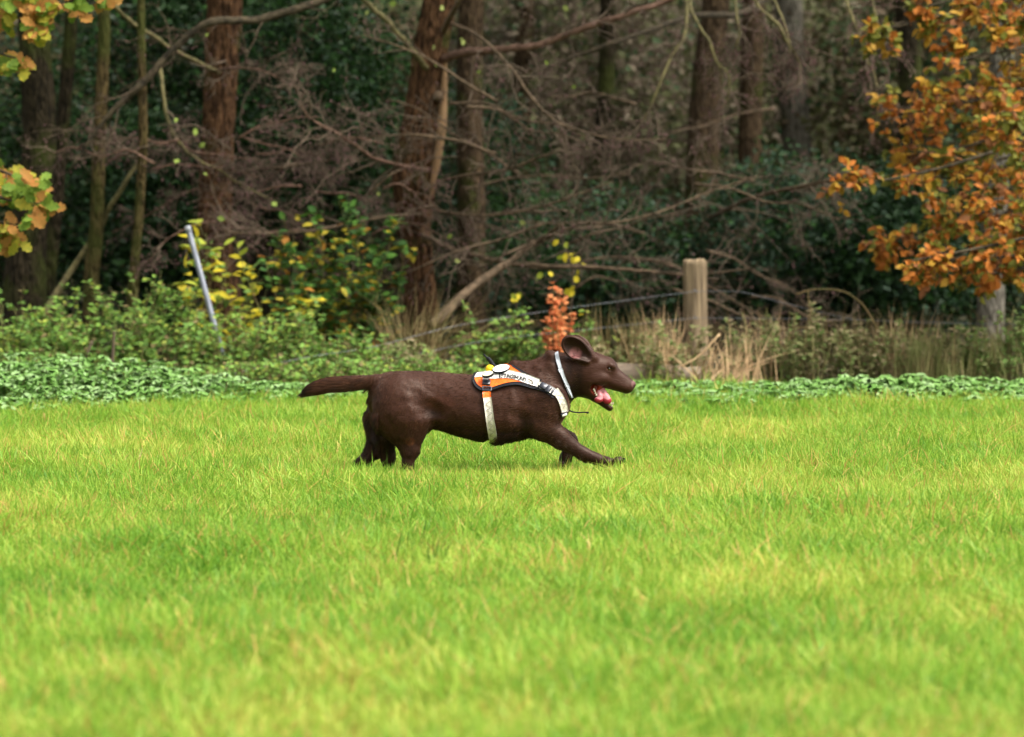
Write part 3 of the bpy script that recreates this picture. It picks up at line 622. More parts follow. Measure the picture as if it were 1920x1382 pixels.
# ---------------------------------------------------------------- shrubs, herbs, saplings at the wood edge
def herb(name, label, px, D, hpx_top, wpx, mats, pal, n_st=14, size=(.02, .045), kind='leaf', group=None, cat='shrub', step=.045, lean=.25, nobj=0, side=.10, stemmat='stem_green', grav=-.01, base_py=None, sparse=1.0, per=1, tall=1., wob=.09):
    """upright stems from the ground carrying pairs of leaves"""
    x0 = U(px, 0, D)[0]; y0 = D - DIST; zb = gz(x0, y0)
    H = (U(px, hpx_top, D)[2] - zb) * tall; W = wpx * D / F_PX / 2
    root = thing(name, label, cat, (x0, y0, zb), group)
    P0 = np.stack([x0 + RG.uniform(-W, W, n_st) * .85, y0 + RG.uniform(-.25, .25, n_st), np.full(n_st, zb)], 1)
    d0 = np.stack([RG.normal(size=n_st) * lean, RG.normal(size=n_st) * lean, np.ones(n_st)], 1); d0 /= np.linalg.norm(d0, axis=1, keepdims=True)
    edge = 1 - .45 * (np.abs(P0[:, 0] - x0) / (W + 1e-6)) ** 2
    LL = H * RG.uniform(.5, 1.2, n_st) * edge
    A = walk(P0, d0, LL, 9, wob, grav)
    b = Buf(); V, q = tubes(A, .0045 * np.linspace(1, .4, 9)[None] * np.ones((n_st, 1)), 4); b.put(V, q)
    B = sprout(A, max(2, int(H / .12)), side * 2.0, 1.1, lo=.2, K=5, wob=.15, grav=.05)
    V, q = tubes(B, .0022 * np.linspace(1, .5, 5)[None] * np.ones((len(B), 1)), 3); b.put(V, q)
    b.make('stems', M[stemmat], root)
    Ps, ds = [], []
    for S_, stp in ((A, step), (B, step * .8)):
        L_ = np.linalg.norm(np.diff(S_, axis=1), axis=2).sum(1); cnt = max(3, int(L_.mean() / stp)); t = RG.uniform(.12, 1, (len(S_), cnt)) * (S_.shape[1] - 1)
        a = np.minimum(t.astype(int), S_.shape[1] - 2); f = (t - a)[..., None]; r = np.arange(len(S_))[:, None]
        p = S_[r, a] * (1 - f) + S_[r, a + 1] * f; tn = S_[r, a + 1] - S_[r, a]; tn /= np.linalg.norm(tn, axis=2, keepdims=True) + 1e-9
        p = p.reshape(-1, 3); tn = tn.reshape(-1, 3)
        for _ in range(per):
            dd = rdir(len(p), .25) * 1.0 + tn * .5; Ps.append(p); ds.append(dd)
    P = np.concatenate(Ps); d = np.concatenate(ds); keep = RG.random(len(P)) < sparse; P = P[keep]; d = d[keep]; n = len(P)
    d[:, 2] -= .15
    w = noise(P, 5, 17); pick = RG.choice(len(pal), n, p=pal)
    foliage('foliage', kind, P, d, np.tile([0, -.35, 1.], (n, 1)) + RG.normal(size=(n, 3)) * .35, RG.uniform(*size, n), pick, mats, root, nobj)
    return root
G = M['green']; gp = (.36, .40, .13, .11)
LAB = [(20, 24.6, 592, 150, 'bright green shrub in the lower left corner of the wood edge'), (110, 25.2, 570, 130, 'green shrub in front of the broad dark trunk\'s foot'),
       (175, 24.9, 632, 120, 'low green shrub around the foot of the mossy slim trunk'), (262, 25.2, 552, 90, 'leafy green shrub covering the thinnest trunk\'s foot'),
       (330, 24.8, 620, 120, 'green shrub just left of the leaning grey pole'), (352, 25.4, 498, 40, 'tall narrow leafy plant beside the leaning grey pole'),
       (440, 24.9, 628, 140, 'green shrub right of the leaning pole\'s foot'), (530, 25.0, 600, 140, 'green shrub under the big yellow leaves'),
       (610, 24.8, 640, 130, 'green shrub above the dog\'s tail'), (690, 24.9, 640, 120, 'low green shrub above the dog\'s hips'),
       (905, 25.3, 630, 90, 'small green plant behind the harness'), (960, 25.4, 600, 90, 'taller light green plant just left of the copper sapling'),
       (-130, 24.9, 590, 190, 'green shrub beyond the left edge of the view'), (-320, 25.0, 600, 190, 'outermost green shrub at the far left'),
       (1090, 25.6, 620, 70, 'small green plant right of the copper sapling, behind the raised ear')]
for (px, D, t, w, lab) in LAB:
    herb('green_shrub', lab, px, D, t, w * 1.25, G, gp, n_st=int(w / 3.4), size=(.022, .046), group='green shrubs along the wood edge', per=3, step=.045, tall=1.16)
for (px, D, t, w, lab) in ((60, 24.1, 660, 200, 'low green herbs behind the tall nettles at the left'), (300, 24.2, 690, 220, 'low green herbs behind the nettles left of the pole'),
                           (480, 24.2, 680, 220, 'low green herbs behind the nettles below the yellow leaves'), (660, 24.2, 676, 200, 'low green herbs behind the nettles beside the tail'), (820, 24.4, 672, 160, 'low green herbs behind the dog\'s back')):
    herb('low_herbs', lab, px, D, t, w * 1.2, G, (.35, .40, .10, .15), n_st=int(w / 2.8), size=(.02, .042), group='low herbs behind the nettles', cat='plant', per=2, side=.06)

herb('green_climber', 'green shrub with scattered yellow and orange leaves left of the big middle trunk', 650, 26.3, 415, 250, M['greenleaf'], (.42, .33, .18, .07), n_st=34, size=(.045, .08), nobj=200, per=2, step=.07, lean=.14, tall=1.05)
herb('yellow_leaved_shrub', 'shrub with large yellow leaves right of the leaning grey pole', 475, 25.6, 430, 210, M['yellow'], (.34, .42, .24), n_st=10, size=(.05, .095), kind='leaf', nobj=230, step=.16, lean=.14, side=.14, sparse=.8)
herb('yellow_leaved_shrub', 'few yellow-green leaves on a stem behind the pole\'s upper half', 385, 25.7, 420, 60, M['yellow'], (.45, .45, .10), n_st=4, size=(.08, .12), nobj=60, step=.16, lean=.1)
herb('copper_sapling', 'small sapling with copper-red leaves directly above the dog\'s collar', 1045, 25.0, 545, 38, M['rust'], (.45, .55), n_st=12, size=(.030, .048), kind='round', nobj=290, step=.032, lean=.012, side=.018, wob=.025, per=2, cat='sapling')
for lab, cx_, stem_, lv_ in (('thin sapling with a chain of bright yellow leaves rising above the copper-red sapling', 1072, [(1066, 700), (1068, 600), (1074, 540), (1072, 500), (1058, 455)], [(1048, 457), (1062, 461), (1066, 482), (1055, 484), (1077, 480), (1086, 489), (1091, 499), (1079, 493), (1086, 515), (1075, 526), (1069, 545), (1076, 551), (1088, 592), (1070, 549), (1062, 492)]),
                               ('small sapling with a few yellow-green leaves left of the copper-red sapling', 966, [(975, 700), (972, 620), (966, 550)], [(960, 557), (969, 555), (966, 567), (974, 560), (1017, 517), (1032, 515), (962, 565)])):
    root = thing('yellow_sapling', lab, 'sapling', tuple(U(cx_, 705, 25.6))); b = Buf(); limb(b, [(x, y, 25.6) for x, y in stem_], [.007, .005, .003], 6); b.make('stem', M['twig_dark'], root)
    P = np.array([U(x, y, 25.58 + RG.normal() * .03) for x, y in lv_]); n = len(P)
    foliage('leaves', 'round', P + (0, 0, .02), rdir(n, .4, -.7), rdir(n, .4) + np.array([0, -1.6, 0]), RG.uniform(.036, .056, n), (RG.random(n) < .25).astype(int), M['yellow'], root, n)
# loose leaves left on the alder twigs
lv = np.array([U(x + RG.normal() * 3, y, 26.5) for x, y in [p for i, p in enumerate([(388, 60), (392, 62), (330, 222), (328, 196), (372, 240), (380, 268), (610, 148), (624, 128), (690, 20), (692, 50), (745, 3), (828, 12), (832, 68), (865, 70), (866, 76), (880, 86), (815, 86), (818, 118), (838, 170), (900, 134), (1025, 115), (1000, 20), (1058, 10), (712, 360), (706, 372), (335, 298), (412, 408), (420, 335), (520, 380), (385, 325), (972, 435), (978, 416), (840, 438), (846, 455), (1010, 520), (865, 490), (1146, 98), (1080, 160)]) if i % 3]])
n = len(lv)
foliage('leaves', 'round', lv, rdir(n, .5, -.8), rdir(n, .5) + np.array([0, -1.5, 0]), RG.uniform(.028, .052, n), RG.integers(0, 2, n), [leaf_mat('alder_leaf', (.30, .40, .08), (.22, .30, .06), trans=.35), leaf_mat('alder_leaf_pale', (.42, .46, .14), (.3, .36, .1), trans=.35)], mid, n)

# ---------------------------------------------------------------- dry grasses, rushes and weeds right of the middle
def blades(P0, H, lean, K=5, w=.004, bend=.35, dirx=None):
    n = len(P0); d = np.stack([RG.normal(size=n) * lean, RG.normal(size=n) * lean, np.ones(n)], 1)
    if dirx is not None: d[:, 0] += dirx
    d /= np.linalg.norm(d, axis=1, keepdims=True)
    hd = RG.normal(size=(n, 3)); hd[:, 2] = 0; hd /= np.linalg.norm(hd, axis=1, keepdims=True)
    if dirx is not None: hd[:, 0] += np.sign(dirx) * .7
    t = np.linspace(0, 1, K)[None, :, None]; H = np.asarray(H).reshape(-1, 1, 1); bd = RG.uniform(0, 1, (n, 1, 1)) * bend
    C = P0[:, None] + d[:, None] * H * t + hd[:, None] * H * bd * t ** 2; C[..., 2:3] -= H * bd * .45 * t ** 2.5
    s = np.cross(d, hd); s = s / (np.linalg.norm(s, axis=1, keepdims=True) + 1e-9); a = RG.uniform(-1, 1, (n, 1)); s = s * np.cos(a) + hd * np.sin(a)
    ww = w * np.array([.8, 1, .9, .6, .0])[None, :, None] if K == 5 else w * np.linspace(1, 0, K)[None, :, None]
    Lf = C - s[:, None] * ww; Rt = C + s[:, None] * ww
    V = np.concatenate([Lf, Rt], 1)          # n,2K,3
    base = (np.arange(n) * 2 * K)[:, None]
    q = np.concatenate([base + np.array([k, K + k, K + k + 1, k + 1]) for k in range(K - 2)])
    tr = base + np.array([K - 2, 2 * K - 2, 2 * K - 1])
    return V.reshape(-1, 3), q, tr
def tuft(name, label, px, py, D, wpx, n, H, m, lean=.25, w=.004, bend=.5, dirx=None, cat='grass tuft', group=None):
    c = U(px, py, D); zb = gz(c[0], c[1]); root_loc = (c[0], c[1], zb)
    W = wpx * D / F_PX / 2; P0 = np.stack([c[0] + RG.normal(size=n) * W * .6, c[1] + RG.normal(size=n) * .12, np.full(n, zb)], 1)
    V, q, tr = blades(P0, H * RG.uniform(.5, 1.1, n), lean, w=w, bend=bend, dirx=dirx)
    me = raw_mesh(name, V - np.array(root_loc), [q, tr]); me.materials.append(m)
    o = bpy.data.objects.new(name, me); o.location = root_loc; COL.objects.link(o); return tag(o, label, cat, group)
tuft('dry_grass_tuft', 'tuft of brown drooping grass at the foot of the big middle trunk', 792, 0, 25.2, 50, 170, .62, M['straw_brown'], .16, .0028, .8, .12)
tuft('dry_grass_tuft', 'brown grass tuft below the crook of the big middle trunk', 760, 0, 25.8, 40, 90, .6, M['straw_brown'], .14, .0026, .5, -.08)
tuft('dry_straw_tuft', 'bundle of pale straw stalks right of the fence post', 1396, 0, 24.4, 90, 70, .40, M['straw'], .16, .0026, .45)
tuft('dry_straw_tuft', 'bent pale straw stalks in front of the fence post', 1322, 0, 24.5, 60, 40, .42, M['straw'], .5, .003, .6, .3)
tuft('rush_tuft', 'upright green rushes right of the arching brown stem', 1740, 0, 24.6, 110, 300, .36, M['rush'], .10, .0022, .25)
tuft('rush_tuft', 'upright green rushes below the orange leaves near the right edge', 1850, 0, 24.8, 110, 260, .36, M['rush'], .10, .0022, .25)
tuft('dry_grass_tuft', 'sparse brown grass left of the fence post behind the dog\'s head', 1200, 0, 25.2, 110, 110, .48, M['straw_brown'], .12, .0035, .25)
tuft('dry_grass_tuft', 'thin brown grass behind the dog\'s neck', 1110, 0, 25.3, 80, 70, .48, M['straw_brown'], .12, .0035, .25)
tuft('dry_grass_tuft', 'brown grass mixed in the weeds at the right edge', 1640, 0, 25.2, 200, 140, .46, M['straw_brown'], .12, .0035, .25)
for i_, (px_, D_, w_, lab_) in enumerate(((1455, 25.0, 120, 'fine tan grass right of the straw bundle'), (1575, 25.1, 120, 'fine tan grass around the arching stem\'s foot'), (1700, 25.0, 130, 'fine tan grass between weeds and rushes'), (1900, 25.1, 130, 'fine tan grass near the right edge'), (1245, 24.9, 90, 'fine tan grass just left of the fence post'))):
    tuft('dry_grass_tuft', lab_, px_, 0, D_, w_, 150, .50, M['straw_brown' if i_ % 2 else 'straw'], .14, .0017, .4)
WD = M['weed']
for (px, D, t, w, lab) in ((1180, 25.2, 640, 140, 'withered weeds behind the dog\'s face'), (1270, 24.9, 625, 120, 'withered weeds at the foot of the fence post'), (1430, 24.9, 612, 150, 'olive withered weeds right of the pale straw'),
                           (1550, 24.8, 618, 170, 'tall withered weeds under the arching brown stem'), (1680, 24.9, 622, 170, 'withered weeds beside the green rushes'), (1790, 24.9, 630, 160, 'green and beige weeds behind the rushes'),
                           (1890, 24.8, 608, 150, 'fresh green weeds at the right edge'), (2060, 24.8, 615, 170, 'green weeds just beyond the right edge'), (2240, 24.8, 620, 180, 'outermost weeds at the far right'), (770, 24.7, 650, 120, 'beige weeds behind the dog\'s hips')):
    herb('withered_weeds', lab, px, D, t, w * 1.25, WD, (.45, .35, .2) if px < 1850 else (.2, .1, .7), n_st=int(w / 4.4), size=(.018, .038), group='withered weeds along the fence', cat='weeds', per=4, side=.07, step=.03, lean=.14, tall=1.15, stemmat='rush')
gd = mat('dark_sedge', (.08, .18, .03), .5, (.05, .12, .02), 12)
tuft('sedge_tuft', 'small dark green tuft of narrow blades standing in the pasture below the dog', 770, 0, 11.9, 50, 16, .15, gd, .10, .0022, .3)
tuft('sedge_tuft', 'second dark narrow-bladed tuft in the pasture, just right of the first', 822, 0, 11.75, 40, 12, .14, gd, .10, .0022, .3)
tuft('dry_grass_tuft', 'flattened straw-coloured tuft in the pasture at the left', 300, 0, 17.6, 110, 70, .13, M['straw'], .9, .002, .9)
tuft('dry_grass_tuft', 'small yellowed tuft in the pasture left of the dog\'s hind feet', 215, 0, 16.4, 120, 60, .12, M['straw'], .9, .002, .9)
# arching bramble stems
for lab, pts in (('long brown stem arching over the weeds right of the fence post', [(1492, 552, 25), (1530, 542, 25), (1580, 546, 25), (1610, 564, 25), (1636, 600, 25), (1656, 640, 25), (1668, 690, 25)]),
                 ('second lower arching stem right of the fence post', [(1462, 620, 25.1), (1500, 614, 25.1), (1540, 620, 25.1), (1580, 640, 25.1), (1600, 690, 25.1)]),
                 ('upright brown stalk below the high end of the arching stem', [(1515, 545, 25.2), (1518, 600, 25.2), (1514, 690, 25.2)]),
                 ('bent pale stalk crossing in front of the fence post', [(1270, 690, 24.3), (1310, 668, 24.3), (1350, 626, 24.3)])):
    b = Buf(); root = thing('arching_stem', lab, 'stem', tuple(U(*pts[-1]))); limb(b, pts, [.004, .006, .007], 6); b.make('stem', M['straw_brown'] if 'pale' not in lab else M['straw'], root)

# ---------------------------------------------------------------- fence, pole, log
zf = lambda x, D: gz(x, D - DIST)
Dp = 25.5; pc = U(1305, 600, Dp)
fence = thing('wire_fence', 'weathered wooden fence post with thin sagging wires running along the wood edge', 'fence', (pc[0], pc[1], zf(pc[0], Dp)))
ztop = U(0, 490, Dp)[2]; nseg = 40; S = np.stack([np.full(nseg, pc[0]), np.full(nseg, pc[1]), np.linspace(fence.location.z - .1, ztop, nseg)], 1)
S[:, 0] += np.linspace(.0, -.006, nseg)
V, q = tubes(S[None], np.full((1, nseg), .076), 36); Vr = V.reshape(nseg, 36, 3); th = np.arange(36) / 36 * 2 * np.pi
k = 1 - .09 * (np.abs(np.sin(th * 4.5 + .6)) < .22)[None] * (.4 + noise(S * 6, 1., 3))[:, None] - .10 * (noise(np.stack([np.cos(th) * 4 + 0 * S[:, 2:3], np.sin(th) * 4 + 0 * S[:, 2:3], S[:, 2:3] * 1.5 + 0 * th], -1), 2.2, 6) )
Vr = S[:, None] + (Vr - S[:, None]) * k[..., None]; Vr[-1, :, 2] += .035 * (noise(Vr[-1], 22, 2) - .5)
ring = Vr[-1] * .0 + Vr[-1].mean(0) + (Vr[-1] - Vr[-1].mean(0)) * .80 + np.array([0, 0, .012]); Vt = np.concatenate([Vr.reshape(-1, 3), ring, ring.mean(0)[None]])
i0 = (nseg - 1) * 36; n0 = nseg * 36; a = np.arange(36); nx = (a + 1) % 36
qq = np.stack([i0 + a, i0 + nx, n0 + nx, n0 + a], 1); tt = np.stack([n0 + a, n0 + nx, np.full(36, n0 + 36)], 1)
pm = mat('weathered_post_wood', (.38, .28, .165), .9, (.085, .06, .038), 42, 1.0, (1, 1, .05))
add('post', Vt, [q, qq, tt], pm, fence)
wm = mat('fence_wire', (.24, .25, .27), .55, (.15, .16, .17), 50, metal=.6)
wires = [[(300, 735, 24.0), (545, 676, 24.4), (700, 650, 24.7), (860, 610, 25), (1050, 580, 25.2), (1305, 546, 25.42)],
         [(300, 760, 24.0), (700, 680, 24.7), (905, 640, 25), (1100, 618, 25.2), (1305, 596, 25.42)],
         [(1305, 546, 25.42), (1390, 548, 25.4), (1470, 568, 25.4), (1600, 598, 25.3), (1760, 606, 25.2), (1960, 606, 25.0), (2300, 600, 24.8)],
         [(1305, 596, 25.42), (1500, 598, 25.4), (1700, 602, 25.3), (1960, 612, 25.1), (2300, 620, 24.8)]]
for w_ in wires:
    S = spline(np.array([U(*p) for p in w_]), 60); V, q = tubes(S[None], np.full((1, 60), .0013), 6); add('wire', V, [q], wm, fence)
    
for zz in (546, 596):
    p = U(1305, zz, 25.5 - .085); b = Buf(); st = np.array([p + (-.012, 0, .012), p + (-.004, -.012, .006), p + (.004, -.012, -.006), p + (.012, 0, -.012)])
    V, q = tubes(st[None], np.full((1, 4), .0022), 6); b.put(V, q); b.make('staple', wm, fence)
# pole
Pa, Pb = U(352, 426, 25.0), U(418, 668, 24.9); d = Pb - Pa; Pe = Pa + d * (Pa[2] + .05) / (-d[2])
pole = thing('metal_pole', 'grey galvanised metal pole leaning to the left out of the green shrubs', 'pole', tuple(Pe))
S = Pa[None] + (Pe - Pa)[None] * np.linspace(0, 1, 12)[:, None]
b = Buf(); V, q = tubes(S[None], np.full((1, 12), .0165), 20); b.put(V, q, caps(1, 12, 20)[1:])
b.make('tube', mat('galvanised_metal', (.30, .31, .35), .5, (.19, .20, .23), 30, .1, (1, 1, .3), metal=.35), pole)
b = Buf(); tdir = (Pe - Pa) / np.linalg.norm(Pe - Pa); st = np.array([Pa - tdir * .006, Pa + tdir * .03]); V, q = tubes(st[None], np.array([[.0185, .0185]]), 20); b.put(V, q, caps(1, 2, 20)); b.make('end_cap', mat('pale_cap', (.34, .35, .37), .5), pole)
# log
lg = thing('fallen_log', 'long grey-brown log lying in the weeds behind the dog\'s muzzle', 'log', tuple(U(1240, 730, 24.3)))
b = Buf(); pts = np.array([U(1060, 702, 25.0), U(1130, 703, 24.95), (U(1200, 705, 24.9)), U(1270, 707, 24.85), U(1312, 709, 24.8)])
V, q = trunk_mesh(pts, [.062, .068, .07, .068, .062], 30, 60, .05, s=4); b.put(V, q, caps(1, 60, 30))
b.make('trunk', mat('log_bark', (.33, .26, .19), .9, (.2, .155, .11), 18, .6, (.3, 1, 1)), lg)
# sticks by the slim trees
for lab, pts in (('short grey stick standing in the shrubs at the left', [(172, 640, 24.6), (160, 672, 24.6), (152, 700, 24.6)]), ('rusty brown dry stem between the green shrubs at the left', [(215, 620, 24.6), (212, 660, 24.6), (208, 720, 24.6)])):
    b = Buf(); root = thing('dry_stick', lab, 'stick', tuple(U(*pts[-1]))); limb(b, pts, [.009, .010, .011], 6); b.make('stem', M['twig'], root)

# ---------------------------------------------------------------- nettle bed
def nettles():
    Ps, H = [], []
    N = 3600; px = RG.uniform(-550, 2470, N); D = RG.uniform(19.9, 22.7, N)
    x = (px - 960) / F_PX * D; y = D - DIST; zb = ground_z(x, y)
    left = np.clip((560 - px) / 420, 0, 1); left = left * left * (3 - 2 * left)
    h = .065 + .035 * np.clip((px - 1150) / 500, 0, 1) + .155 * left * np.clip((D - 20.5) / 1.4, 0, 1) + .05 * noise(np.stack([x, y, x * 0], 1), 1.6, 2)
    front = 19.95 + 1.0 * noise(np.stack([x, x * 0, x * 0], 1), .8, 5) + .5 * ((px > 620) & (px < 1150)); keep = (D > front) & (RG.random(N) < np.clip((D - front) / .9, .06, 1))
    x, y, zb, h = x[keep], y[keep], zb[keep], h[keep] * RG.uniform(.7, 1.15, keep.sum()); n = len(x)
    P0 = np.stack([x, y, zb], 1); A = walk(P0, rdir(n, .2, 3.), h, 5, .08)
    b = Buf(); V, q = tubes(A, np.full((n, 5), .0028), 3); b.put(V, q)
    P, d, up, sz = [], [], [], []
    for t in np.linspace(.35, 1, 5):
        k = t * 4; a = min(int(k), 3); c = A[:, a] * (1 - (k - a)) + A[:, a + 1] * (k - a)
        for _ in range(2 if t < .9 else 4):
            th = RG.uniform(0, 2 * np.pi, n); dd = np.stack([np.cos(th), np.sin(th), RG.uniform(-.55, .1, n)], 1)
            P.append(c); d.append(dd); up.append(np.stack([0 * th, 0 * th - .15, 1 + 0 * th], 1) + RG.normal(size=(n, 3)) * .20); sz.append(RG.uniform(.045, .105, n) * (1.05 - .25 * t))
    P, d, up, sz = map(np.concatenate, (P, d, up, sz))
    pick = RG.choice(3, len(P), p=(.5, .3, .2)); pick[P[:, 2] < .06] = 2
    V, Fa, mi = leaf_mesh('nettle', P, d, up, sz, pick)
    nq = len(b.F[4][0]); Vs = np.concatenate([V, b.V[0]])
    me = add('nettles', Vs, [Fa, b.F[4][0] + len(V)], M['nettle'] + [M['stem_green']], None, midx=np.concatenate([mi, np.full(nq, 3)]), kind='stuff')
    tag(me, 'low bed of pale green nettles along the edge of the pasture, piled higher at the left', 'nettles')
nettles()

# ---------------------------------------------------------------- grass
def grass_mat():
    m = bpy.data.materials.new('pasture_grass'); nt, out, b = nodes(m); L = nt.links; N = nt.nodes.new
    at = N('ShaderNodeAttribute'); at.attribute_name = 'tone'; ag = N('ShaderNodeAttribute'); ag.attribute_name = 'along'
    geo = N('ShaderNodeNewGeometry'); nz = N('ShaderNodeTexNoise'); nz.inputs['Scale'].default_value = 1.5; nz.inputs['Detail'].default_value = 6; nz.inputs['Roughness'].default_value = .7
    L.new(geo.outputs['Position'], nz.inputs['Vector'])
    r = N('ShaderNodeValToRGB'); e = r.color_ramp.elements
    e[0].position = 0; e[0].color = (.085, .22, .018, 1); e[1].position = 1; e[1].color = (.56, .32, .10, 1)
    for p_, c_ in ((.30, (.185, .36, .030, 1)), (.62, (.37, .48, .065, 1)), (.86, (.60, .58, .12, 1)), (.93, (.68, .48, .12, 1))):
        k = e.new(p_); k.color = c_
    mr = N('ShaderNodeMapRange'); mr.inputs[1].default_value = .3; mr.inputs[2].default_value = .7; mr.inputs[3].default_value = -.27; mr.inputs[4].default_value = .29
    n3 = N('ShaderNodeTexNoise'); n3.inputs['Scale'].default_value = .42; n3.inputs['Detail'].default_value = 2; L.new(geo.outputs['Position'], n3.inputs['Vector'])
    av = N('ShaderNodeMix'); av.data_type = 'FLOAT'; av.inputs[0].default_value = .4; L.new(nz.outputs[0], av.inputs[2]); L.new(n3.outputs[0], av.inputs[3]); mr.inputs[1].default_value = .36; mr.inputs[2].default_value = .62; L.new(av.outputs[0], mr.inputs[0])
    ad = N('ShaderNodeMath'); ad.operation = 'ADD'; ad.use_clamp = True; L.new(at.outputs['Fac'], ad.inputs[0]); L.new(mr.outputs[0], ad.inputs[1]); L.new(ad.outputs[0], r.inputs[0])
    mx = N('ShaderNodeMix'); mx.data_type = 'RGBA'; mx.inputs[6].default_value = (.16, .17, .035, 1)   # pale sheath at the foot
    m2 = N('ShaderNodeMapRange'); m2.inputs[1].default_value = 0; m2.inputs[2].default_value = .35; L.new(ag.outputs['Fac'], m2.inputs[0]); L.new(m2.outputs[0], mx.inputs[0]); L.new(r.outputs[0], mx.inputs[7])
    L.new(mx.outputs[2], b.inputs['Base Color']); b.inputs['Roughness'].default_value = .45; b.inputs['Specular IOR Level'].default_value = .2
    t = N('ShaderNodeBsdfTranslucent'); ms = N('ShaderNodeMixShader'); ms.inputs[0].default_value = .38
    L.new(mx.outputs[2], t.inputs[0]); L.new(b.outputs[0], ms.inputs[1]); L.new(t.outputs[0], ms.inputs[2]); L.new(ms.outputs[0], out.inputs[0])
    return m
GM = grass_mat()
def grass_patch(k, n=170, r=.13):
    g = np.random.default_rng(100 + k)
    a = g.uniform(0, 2 * np.pi, n); rr = r * np.sqrt(g.random(n)); P0 = np.stack([rr * np.cos(a), rr * np.sin(a), np.full(n, -.01)], 1)
    H = g.gamma(9, .0098, n); H = np.clip(H, .03, .14) * (.75 + .6 * noise(P0, 14, k)); tall = g.random(n) < .06; H[tall] = g.uniform(.11, .18, tall.sum())
    V, q, tr = blades(P0, H, .38, w=.0022, bend=.95)
    me = raw_mesh('grass_blades', V, [q, tr]); me.materials.append(GM)
    tone = g.beta(2.2, 2.6, n) * .80; dry = g.random(n) < (.02, .05, .20, .06, .03, .10, .05)[k % 7]; tone[dry] = g.uniform(.95, 1.3, dry.sum())
    at = me.attributes.new('tone', 'FLOAT', 'POINT'); at.data.foreach_set('value', np.repeat(tone, 10).astype(np.float32))
    al = me.attributes.new('along', 'FLOAT', 'POINT'); al.data.foreach_set('value', np.tile(np.tile(np.linspace(0, 1, 5), 2), n).astype(np.float32))
    return me
tufts = bpy.data.collections.new('grass_sources')
for k in range(14):
    o = bpy.data.objects.new('grass_source', grass_patch(k)); tufts.objects.link(o)
pts = []
D = 7.4
N = 15500
Dd = np.sqrt(RG.uniform(5.0 ** 2, 21.4 ** 2, N * 3)); px = RG.uniform(-1, 1, len(Dd)) * (.13 * Dd + 1.7); keep = RG.random(len(Dd)) < 1
Dd = Dd[:N]; px = px[:N]; Dx = RG.uniform(21.2, 22.9, 900); Dd = np.concatenate([Dd, Dx]); px = np.concatenate([px, RG.uniform(-1, 1, 900) * (.13 * Dx + 1.7)]); X = px; Y = Dd - DIST
Z = ground_z(X, Y)
P = np.stack([X, Y, Z], 1)
patch = .55 * noise(np.stack([X, Y, 0 * X], 1), 1.1, 12) + .45 * noise(np.stack([X, Y, 0 * X], 1), 3.7, 13)
me = bpy.data.meshes.new('grass'); me.vertices.add(len(P)); me.vertices.foreach_set('co', P.astype(np.float32).ravel())
a1 = me.attributes.new('rot', 'FLOAT_VECTOR', 'POINT'); rv = np.stack([RG.normal(size=len(P)) * .06, RG.normal(size=len(P)) * .06, RG.uniform(0, 6.28, len(P))], 1); a1.data.foreach_set('vector', rv.astype(np.float32).ravel())
low = 1 - .30 * np.exp(-((Y + .45) / .55) ** 2) * np.exp(-((X - .05) / .75) ** 2); edge_ = 1 + .10 * np.clip((Dd - 19.3) / 1.5, 0, 1)
a2 = me.attributes.new('sc', 'FLOAT', 'POINT'); a2.data.foreach_set('value', (low * edge_) * (.38 + .75 * patch + RG.uniform(-.1, .12, len(P))).astype(np.float32))
grass = bpy.data.objects.new('grass', me); COL.objects.link(grass)
tag(grass, 'fresh yellow-green pasture grass covering the whole field around the running dog', 'grass', kind='stuff')
ng = bpy.data.node_groups.new('grass_nodes', 'GeometryNodeTree')
ng.interface.new_socket('Geometry', in_out='INPUT', socket_type='NodeSocketGeometry'); ng.interface.new_socket('Geometry', in_out='OUTPUT', socket_type='NodeSocketGeometry')
gi = ng.nodes.new('NodeGroupInput'); go = ng.nodes.new('NodeGroupOutput'); ci = ng.nodes.new('GeometryNodeCollectionInfo')
ci.inputs['Collection'].default_value = tufts; ci.inputs['Separate Children'].default_value = True; ci.inputs['Reset Children'].default_value = True
ip = ng.nodes.new('GeometryNodeInstanceOnPoints'); ip.inputs['Pick Instance'].default_value = True
na = ng.nodes.new('GeometryNodeInputNamedAttribute'); na.data_type = 'FLOAT_VECTOR'; na.inputs['Name'].default_value = 'rot'
nb = ng.nodes.new('GeometryNodeInputNamedAttribute'); nb.data_type = 'FLOAT'; nb.inputs['Name'].default_value = 'sc'
er = ng.nodes.new('FunctionNodeEulerToRotation')
ng.links.new(gi.outputs[0], ip.inputs['Points']); ng.links.new(ci.outputs[0], ip.inputs['Instance']); ng.links.new(na.outputs['Attribute'], er.inputs[0]); ng.links.new(er.outputs[0], ip.inputs['Rotation'])
ng.links.new(nb.outputs['Attribute'], ip.inputs['Scale']); ng.links.new(ip.outputs[0], go.inputs[0])
md = grass.modifiers.new('scatter', 'NODES'); md.node_group = ng

